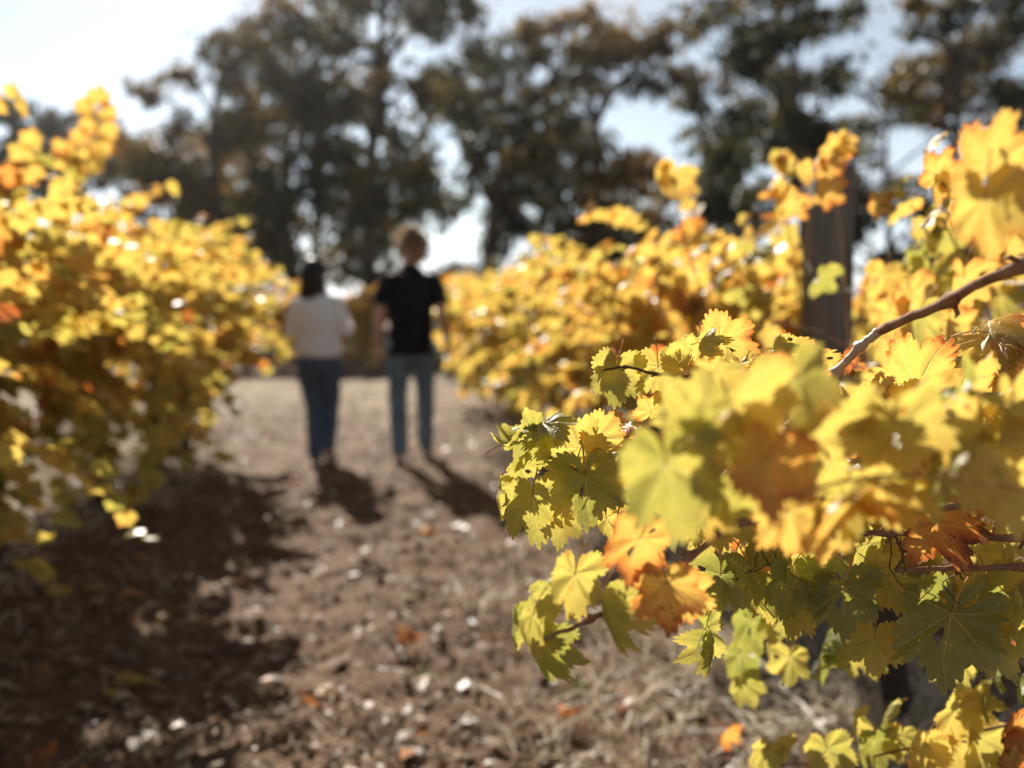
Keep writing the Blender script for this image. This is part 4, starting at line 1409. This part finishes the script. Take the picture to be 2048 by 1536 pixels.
def build_woman():
    gp = ground_at(640, 914)
    z0 = gz(gp.x, gp.y)
    yaw = R(-3)
    hip_l, hip_r = Vector((-0.085, 0, 0.80)), Vector((0.085, 0, 0.80))
    kn_l, an_l = Vector((-0.055, 0.05, 0.43)), Vector((-0.032, -0.03, 0.085))
    kn_r, an_r = Vector((0.070, 0.10, 0.44)), Vector((0.060, 0.02, 0.13))
    sh_l, sh_r = Vector((-0.150, 0, 1.25)), Vector((0.146, 0, 1.25))
    el_l, wr_l = Vector((-0.215, -0.01, 1.03)), Vector((-0.12, 0.19, 1.02))
    el_r, wr_r = Vector((0.215, -0.015, 1.03)), Vector((0.205, 0.19, 1.06))
    hc = Vector((-0.028, 0.03, 1.46))
    g = Geo()
    g.tube([(0, 0, 0.77), (0, 0, 0.85), (0, 0.01, 0.98), (-0.005, 0, 1.12), (-0.01, -0.005, 1.22), (-0.015, 0, 1.30), (-0.02, 0, 1.335)],
           [(0.155, 0.11), (0.162, 0.118), (0.122, 0.09), (0.140, 0.10), (0.140, 0.095), (0.09, 0.068), (0.055, 0.05)], 18, (1, 0, 0))
    for a, b, c in ((hip_l, kn_l, an_l), (hip_r, kn_r, an_r)):
        g.tube([a, a.lerp(b, 0.5), b, b.lerp(c, 0.3), b.lerp(c, 0.7), c], [0.088, 0.074, 0.052, 0.052, 0.038, 0.031], 12)
        g.tube([c + Vector((0, -0.035, -0.04)), c + Vector((0, 0.04, -0.045)), c + Vector((0, 0.12, -0.055))], [0.03, 0.035, 0.026], 10)
    for s, e, w, sg in ((sh_l, el_l, wr_l, -1), (sh_r, el_r, wr_r, 1)):
        g.tube([s + Vector((-sg * 0.05, 0, 0)), s, s.lerp(e, 0.4), s.lerp(e, 0.8), e, e.lerp(w, 0.35), e.lerp(w, 0.8), w], [0.042, 0.047, 0.041, 0.036, 0.034, 0.034, 0.026, 0.022], 12)
        hand(g, w, (w - e).normalized() + Vector((0, 0, 0.15)), Vector((-sg, 0, -0.3)), Vector((0, 0, 1)), 0.9, 0.6)
    g.tube([(-0.02, 0, 1.30), (-0.03, 0.008, 1.35), hc + Vector((0, -0.015, -0.045))], [0.052, 0.046, 0.047], 12)
    head_geo(g, hc, R(-8), 0.98)
    o = bpy.data.objects.new('person', remeshed('person', g, 0.006, 2, M_SKIN))
    o.location = (gp.x, gp.y, z0 + 0.012)
    o.rotation_euler = (0, 0, yaw)
    link(o)
    tag(o, 'woman with long dark hair seen from behind in pale grey top and jeans', 'person', 'couple walking away along the path')
    g = Geo()
    g.tube([(0, 0, 0.83), (0, 0, 0.90), (0, 0.01, 1.0), (-0.005, 0, 1.12), (-0.01, -0.005, 1.22), (-0.015, 0, 1.30), (-0.02, 0, 1.345)],
           [(0.176, 0.130), (0.178, 0.130), (0.163, 0.118), (0.164, 0.118), (0.155, 0.11), (0.098, 0.078), (0.062, 0.058)], 22, (1, 0, 0))
    for s, e, w, sg in ((sh_l, el_l, wr_l, -1), (sh_r, el_r, wr_r, 1)):
        g.tube([s + Vector((-sg * 0.06, 0, 0)), s + Vector((sg * 0.003, 0, 0)), s.lerp(e, 0.4), s.lerp(e, 0.8), e, e.lerp(w, 0.4), e.lerp(w, 0.72)], [0.055, 0.062, 0.058, 0.054, 0.053, 0.047, 0.044], 14)
    link(bpy.data.objects.new('sweater', remeshed('sweater', g, 0.010, 3, M_GREYTOP, 0.014, 9)), o)
    g = Geo()
    g.tube([(0, 0, 0.70), (0, -0.008, 0.78), (0, 0, 0.87)], [(0.158, 0.118), (0.176, 0.135), (0.165, 0.12)], 20, (1, 0, 0))
    for a, b, c in ((hip_l, kn_l, an_l), (hip_r, kn_r, an_r)):
        g.tube([a + Vector((0, 0, 0.04)), a.lerp(b, 0.3), a.lerp(b, 0.7), b, b.lerp(c, 0.4), c, c + Vector((0, 0, -0.02))], [0.098, 0.094, 0.077, 0.066, 0.064, 0.058, 0.058], 14)
    link(bpy.data.objects.new('jeans', remeshed('jeans', g, 0.010, 3, M_DENIM, 0.010, 14)), o)
    shoe(o, an_l + Vector((0, -0.045, -0.085)), (0, 1, 0), 0.0, 0.25, M_SHOED, M_SOLE)
    shoe(o, an_r + Vector((0, -0.045, -0.095)), (0.02, 1, 0), R(-16), 0.25, M_SHOED, M_SOLE)
    # long straight hair falling to the shoulders
    g = Geo()
    rs = random.Random(9)
    g.ball(hc + Vector((0, -0.016, 0.034)), (0.094, 0.108, 0.100), 16, 10)
    g.tube([hc + Vector((0, -0.03, 0.06)), hc + Vector((0, -0.055, 0.0)), hc + Vector((0, -0.065, -0.07)), hc + Vector((0.005, -0.065, -0.14)), hc + Vector((0.008, -0.07, -0.19))],
           [(0.088, 0.066), (0.096, 0.06), (0.100, 0.05), (0.098, 0.04), (0.088, 0.022)], 16, (1, 0, 0))
    for i in range(170):
        th = rs.uniform(math.pi * 0.9, math.pi * 2.1)
        d = Vector((math.cos(th), math.sin(th), 0))
        p = hc + Vector((0, -0.015, 0.115)) + d * rs.uniform(0.0, 0.02)
        q1 = hc + Vector((d.x * 0.09, -0.016 + d.y * 0.107, rs.uniform(0.02, 0.06)))
        q2 = hc + Vector((d.x * 0.096, -0.035 + d.y * 0.09, -0.08))
        q3 = hc + Vector((d.x * 0.09 + rs.uniform(-0.012, 0.012), -0.05 + d.y * 0.062, -0.19 + rs.uniform(-0.04, 0.03)))
        g.tube(smooth_path([p, q1, q2, q3], 3), 0.0028, 3)
    h = g.obj('hair', M_HAIRW, o, True)
    h['kind'] = 'stuff'


build_man()
build_woman()


# ------------------------------------------------------------------ ground cover: clods, litter, dry weeds, fallen leaves, sticks
def litter_material(name, stops, rough=0.5, spec=0.5, trans=0.2):
    t = NT(name)
    col = t.ramp(t.attr('tint'), stops)
    p = t.principled(col, rough, spec)
    td = t.n('ShaderNodeBsdfTranslucent')
    t.l(col, td.inputs['Color'])
    mx = t.n('ShaderNodeMixShader')
    mx.inputs[0].default_value = trans
    t.l(p, mx.inputs[1])
    t.l(td.outputs[0], mx.inputs[2])
    return t.finish(mx.outputs[0])


M_LITTER = litter_material('dry_litter', [(0, (0.11, 0.065, 0.035)), (0.35, (0.26, 0.18, 0.10)), (0.75, (0.46, 0.36, 0.24)), (0.92, (0.62, 0.53, 0.40)), (1.0, (0.5, 0.2, 0.05))], 0.5, 0.45)
M_STRAW = litter_material('dry_grass', [(0, (0.26, 0.18, 0.10)), (0.5, (0.54, 0.44, 0.30)), (1.0, (0.74, 0.67, 0.54))], 0.5, 0.4, 0.3)
M_WEED = litter_material('green_weed', [(0, (0.06, 0.10, 0.02)), (1.0, (0.18, 0.24, 0.05))], 0.5, 0.4, 0.35)
M_CLOD = simple_mat('soil_clod', (0.05, 0.026, 0.014), (0.19, 0.115, 0.066), 14, 0.95, 0.1, 0.8, 60, None, 0.01)


def stuff_obj(name, V, F, T, mat, label):
    o = mesh_obj(name, V, F, mat)
    if T:
        o.data.attributes.new('tint', 'FLOAT', 'POINT').data.foreach_set('value', T)
    tag(o, label, None, None, 'stuff')
    return o


def ground_point(y_max=15.0):
    """a spot on the path, denser near the camera as seen from it"""
    while True:
        y = 1.9 + 13 * random.random() ** 1.9
        x = rnd(-0.62, 0.40) * y + rnd(-0.5, 0.5)
        if y < y_max:
            return x, y


random.seed(21)
V, F, T = [], [], []
for i in range(4200):                                              # clods
    x, y = ground_point(11)
    r = rnd(0.004, 0.013) * (2.2 if random.random() < 0.06 else 1)
    c = Vector((x, y, gz(x, y) + r * 0.3))
    b = len(V)
    top = c + Vector((rnd(-.3, .3) * r, rnd(-.3, .3) * r, r * rnd(0.7, 1.2)))
    ring = [c + Vector((math.cos(a * 1.257 + 0.3) * r * rnd(0.8, 1.5), math.sin(a * 1.257 + 0.3) * r * rnd(0.8, 1.5), r * rnd(-0.1, 0.45))) for a in range(5)]
    low = [Vector((q.x, q.y, c.z - r * 0.8)) for q in ring]
    V += [top] + ring + low
    for a in range(5):
        a2 = (a + 1) % 5
        F += [(b, b + 1 + a, b + 1 + a2), (b + 1 + a, b + 6 + a, b + 6 + a2, b + 1 + a2)]
stuff_obj('soil_clods', V, F, None, M_CLOD, 'crumbly brown clods loosened on the path')

V, F, T = [], [], []
for i in range(12000):                                              # chips, straw, bits of dry leaf
    x, y = ground_point(13)
    z = gz(x, y) + rnd(0.004, 0.02)
    yaw = rnd(0, 6.28)
    kind = random.random()
    if kind < 0.6:
        L, W = rnd(0.010, 0.028), rnd(0.004, 0.011)
    elif kind < 0.93:
        L, W = rnd(0.05, 0.15), rnd(0.0015, 0.004)
    else:
        L, W = rnd(0.035, 0.07), rnd(0.02, 0.04)
    d = Vector((math.cos(yaw), math.sin(yaw), rnd(-0.35, 0.35)))
    s = Vector((-math.sin(yaw), math.cos(yaw), rnd(-0.5, 0.5)))
    c = Vector((x, y, z + abs(d.z) * L * 0.4))
    b = len(V)
    bend = Vector((0, 0, rnd(0, 0.35) * L))
    V += [c - d * L * .5, c - d * L * .1 - s * W + bend, c + d * L * .5 + bend * .3, c + d * L * .05 + s * W + bend, c + bend * 1.3]
    F += [(b, b + 1, b + 4), (b + 1, b + 2, b + 4), (b + 2, b + 3, b + 4), (b + 3, b, b + 4)]
    T += [random.choice([rnd(0, 0.3), rnd(0, 0.5), rnd(0.15, 0.6), rnd(0.3, 0.85), 1.0 if random.random() < 0.35 else rnd(0.2, 0.7)])] * 5
stuff_obj('ground_litter', V, F, T, M_LITTER, 'pale straw, bark chips and dry leaf bits scattered over the soil')


def grass_blades(V, F, T, x, y, n, hgt, spread, lean=0.8, w=0.0027):
    for _ in range(n):
        bx, by = x + random.gauss(0, spread), y + random.gauss(0, spread)
        bz = gz(bx, by)
        d = Vector((random.gauss(0, lean), random.gauss(0, lean), 1)).normalized()
        L = rnd(0.4, 1.1) * hgt
        s = d.cross(rvec()).normalized() * w * rnd(0.6, 1.5)
        p0 = Vector((bx, by, bz - 0.01))
        p1 = p0 + d * L * 0.5
        p2 = p1 + (d + Vector((d.x * 0.8, d.y * 0.8, -rnd(0.1, 0.9)))).normalized() * L * 0.55
        k = len(V)
        V += [p0 - s, p0 + s, p1 + s * 0.9, p1 - s * 0.9, p2]
        F += [(k, k + 1, k + 2, k + 3), (k + 3, k + 2, k + 4)]
        T += [rnd(0.1, 1.0)] * 5


V, F, T = [], [], []
for i in range(210):
    s_ = 2.2 + 7 * random.random() ** 1.6
    p = row(1.38 + random.gauss(0, 0.33), s_)
    grass_blades(V, F, T, p.x, p.y, 26, rnd(0.10, 0.30), 0.10)
for i in range(190):
    p = row(-1.75 + random.gauss(0, 0.34), rnd(2.0, 8.9))
    grass_blades(V, F, T, p.x, p.y, 16, rnd(0.08, 0.26), 0.10)
for i in range(150):
    p = Vector((rnd(-7, 5), rnd(9.0, 14.8), 0))
    grass_blades(V, F, T, p.x, p.y, 18, rnd(0.05, 0.14), 0.16, 1.0, 0.004)
for i in range(60):
    p = Vector((rnd(-3.2, 1.2), rnd(6.5, 12), 0))
    grass_blades(V, F, T, p.x, p.y, 14, rnd(0.05, 0.12), 0.12, 1.0, 0.004)
stuff_obj('dry_grass', V, F, T, M_STRAW, 'pale dry grass and weed stems under the vine rows')

for (px, py, lab) in [(1160, 1370, 'small green weed on the soil below the hanging yellow leaves'), (848, 1330, 'small dark green weed in the middle of the path'), (600, 1295, 'tiny green weed on the path right of the yellow fallen leaves')]:
    gp = ground_at(px, py)
    V, F, T = [], [], []
    gx_ = []
    for k in range(16):
        a = rnd(0, 6.28)
        d = Vector((math.cos(a), math.sin(a), rnd(0.3, 1.3))).normalized()
        s = Vector((-math.sin(a), math.cos(a), 0)) * rnd(0.006, 0.012)
        L = rnd(0.035, 0.075)
        p0 = Vector((gp.x, gp.y, gz(gp.x, gp.y)))
        b = len(V)
        V += [p0, p0 + d * L * 0.6 + s, p0 + d * L * 1.1 - Vector((0, 0, 0.01)), p0 + d * L * 0.6 - s]
        F.append((b, b + 1, b + 2, b + 3))
        T += [rnd(0.1, 1)] * 4
    o = stuff_obj('weed', V, F, T, M_WEED, None)
    del o['kind']
    tag(o, lab, 'weed', 'small weeds on the path')

FALL = [(290, 1345, 52, .46, 'bright yellow fallen leaf, largest of the pair at lower left'), (250, 1345, 40, .56, 'small golden fallen leaf beside the bright yellow one'),
        (228, 1370, 36, .60, 'dull golden fallen leaf lowest of the yellow cluster'), (322, 1240, 30, .66, 'single orange-yellow fallen leaf above the yellow cluster'),
        (280, 1106, 34, .80, 'orange fallen leaf in the shade of the left row'), (846, 1058, 40, .76, 'orange fallen leaf below the man\'s shadow'),
        (620, 1412, 56, .97, 'pale dry fallen leaf low in the middle of the path'), (655, 1390, 40, .66, 'ochre fallen leaf touching the pale dry one'),
        (120, 1208, 50, .56, 'tan fallen leaf at the edge of the left shade'), (190, 1190, 36, .62, 'ochre fallen leaf right of the tan one in shade'), (1145, 1445, 60, .86, 'rusty fallen leaf below the hanging green leaves'),
        (1255, 1410, 44, .9, 'dark red-brown fallen leaf by the dry grass'), (590, 963, 34, .78, 'rust-orange fallen leaf left of the woman\'s shadow'), (80, 1510, 60, .88, 'reddish fallen leaf in the bottom left corner'),
        (1450, 1480, 62, .76, 'orange fallen leaf caught in dry grass at right'), (820, 1290, 90, .97, 'large curled brown fallen leaf mid path'), (700, 1040, 26, .72, 'small orange fallen leaf at the tip of the woman\'s shadow')]
random.seed(33)
for (px, py, w, tn, lab) in FALL:
    gp = ground_at(px, py)
    d = (Vector((gp.x, gp.y, 0)) - C0).length
    size = min(0.11, w / FPX * d)
    o = bpy.data.objects.new('fallen_leaf', random.choice(HI_CURL + HI[:4] if tn < 0.8 else HI_CURL))
    n = (Vector((0, 0, 1)) + rvec(0.55)).normalized()
    rot = frame(n, rvec())
    o.matrix_local = Matrix.Translation((gp.x, gp.y, gz(gp.x, gp.y) + size * 0.30)) @ rot.to_4x4() @ Matrix.Diagonal((size, size, size, 1))
    o.color = (tn, 0.5, 0, 1)
    link(o)
    tag(o, lab, 'leaf', 'fallen vine leaves on the soil')

M_STICK = simple_mat('bleached_stick', (0.50, 0.44, 0.37), (0.70, 0.64, 0.55), 20, 0.7, 0.3, 0.4, 80, (1, 1, 1), 0.004)
STK = [((1700, 1330), (1600, 1480), 0.006, 'pale pruned cane slanting left, crossing behind the other dry canes'), ((1480, 1440), (1620, 1400), 0.005, 'thin pale pruned cane lying nearly level in the dry grass'),
       ((1380, 1500), (1560, 1460), 0.006, 'pale pruned cane lying lowest in the dry grass at right'), ((1440, 1300), (1540, 1420), 0.005, 'thin pale pruned cane left of the thick slanting one'),
       ((1500, 1330), (1660, 1500), 0.009, 'pale pruned cane slanting down through the dry grass at right'), ((1560, 1400), (1700, 1540), 0.007, 'thin pale pruned cane lying below the slanting one'),
       ((1620, 1420), (1640, 1370), 0.009, 'short pale stub sticking up beside the slanting pruned canes'), ((1060, 1400), (1052, 1450), 0.006, 'short white stick standing on the soil below the green leaves'), ((1270, 1470), (1400, 1380), 0.006, 'pale stick lying toward the dry grass from the path')]
for (a, b, r, lab) in STK:
    p, q = ground_at(*a), ground_at(*b)
    p.z, q.z = gz(p.x, p.y) + 0.05, gz(q.x, q.y) + 0.02
    if 'stub' in lab or 'standing' in lab:
        q = p + Vector((0.03, 0.02, 0.09))
        p.z -= 0.04
    g = Geo()
    pts = [p.lerp(q, k / 7) + rvec(0.008) for k in range(8)]
    g.tube(pts, [r * (1 - 0.06 * k) for k in range(8)], 6, None, 0.1)
    o = g.obj('pruned_cane', M_STICK)
    tag(o, lab, 'stick', 'pruned canes lying on the ground')

# ------------------------------------------------------------------ thin air volume added to imitate the lens flare's veil toward the sun
hz = NT('flare_veil_air')
pv = hz.n('ShaderNodeVolumePrincipled')
pv.inputs['Color'].default_value = (0.95, 0.91, 0.88, 1)
pv.inputs['Density'].default_value = 0.00028
pv.inputs['Anisotropy'].default_value = 0.84
hz.l(pv.outputs[0], hz.out.inputs['Volume'])
x0, x1, y0, y1, z0_, z1 = -950, 950, -450, 1650, -1.5, 24
hv = [(x, y, z) for z in (z0_, z1) for y in (y0, y1) for x in (x0, x1)]
hf = [(0, 2, 3, 1), (4, 5, 7, 6), (0, 1, 5, 4), (1, 3, 7, 5), (3, 2, 6, 7), (2, 0, 4, 6)]
ho = mesh_obj('flare_veil', hv, hf, hz.m)
tag(ho, None, None, None, 'stuff')
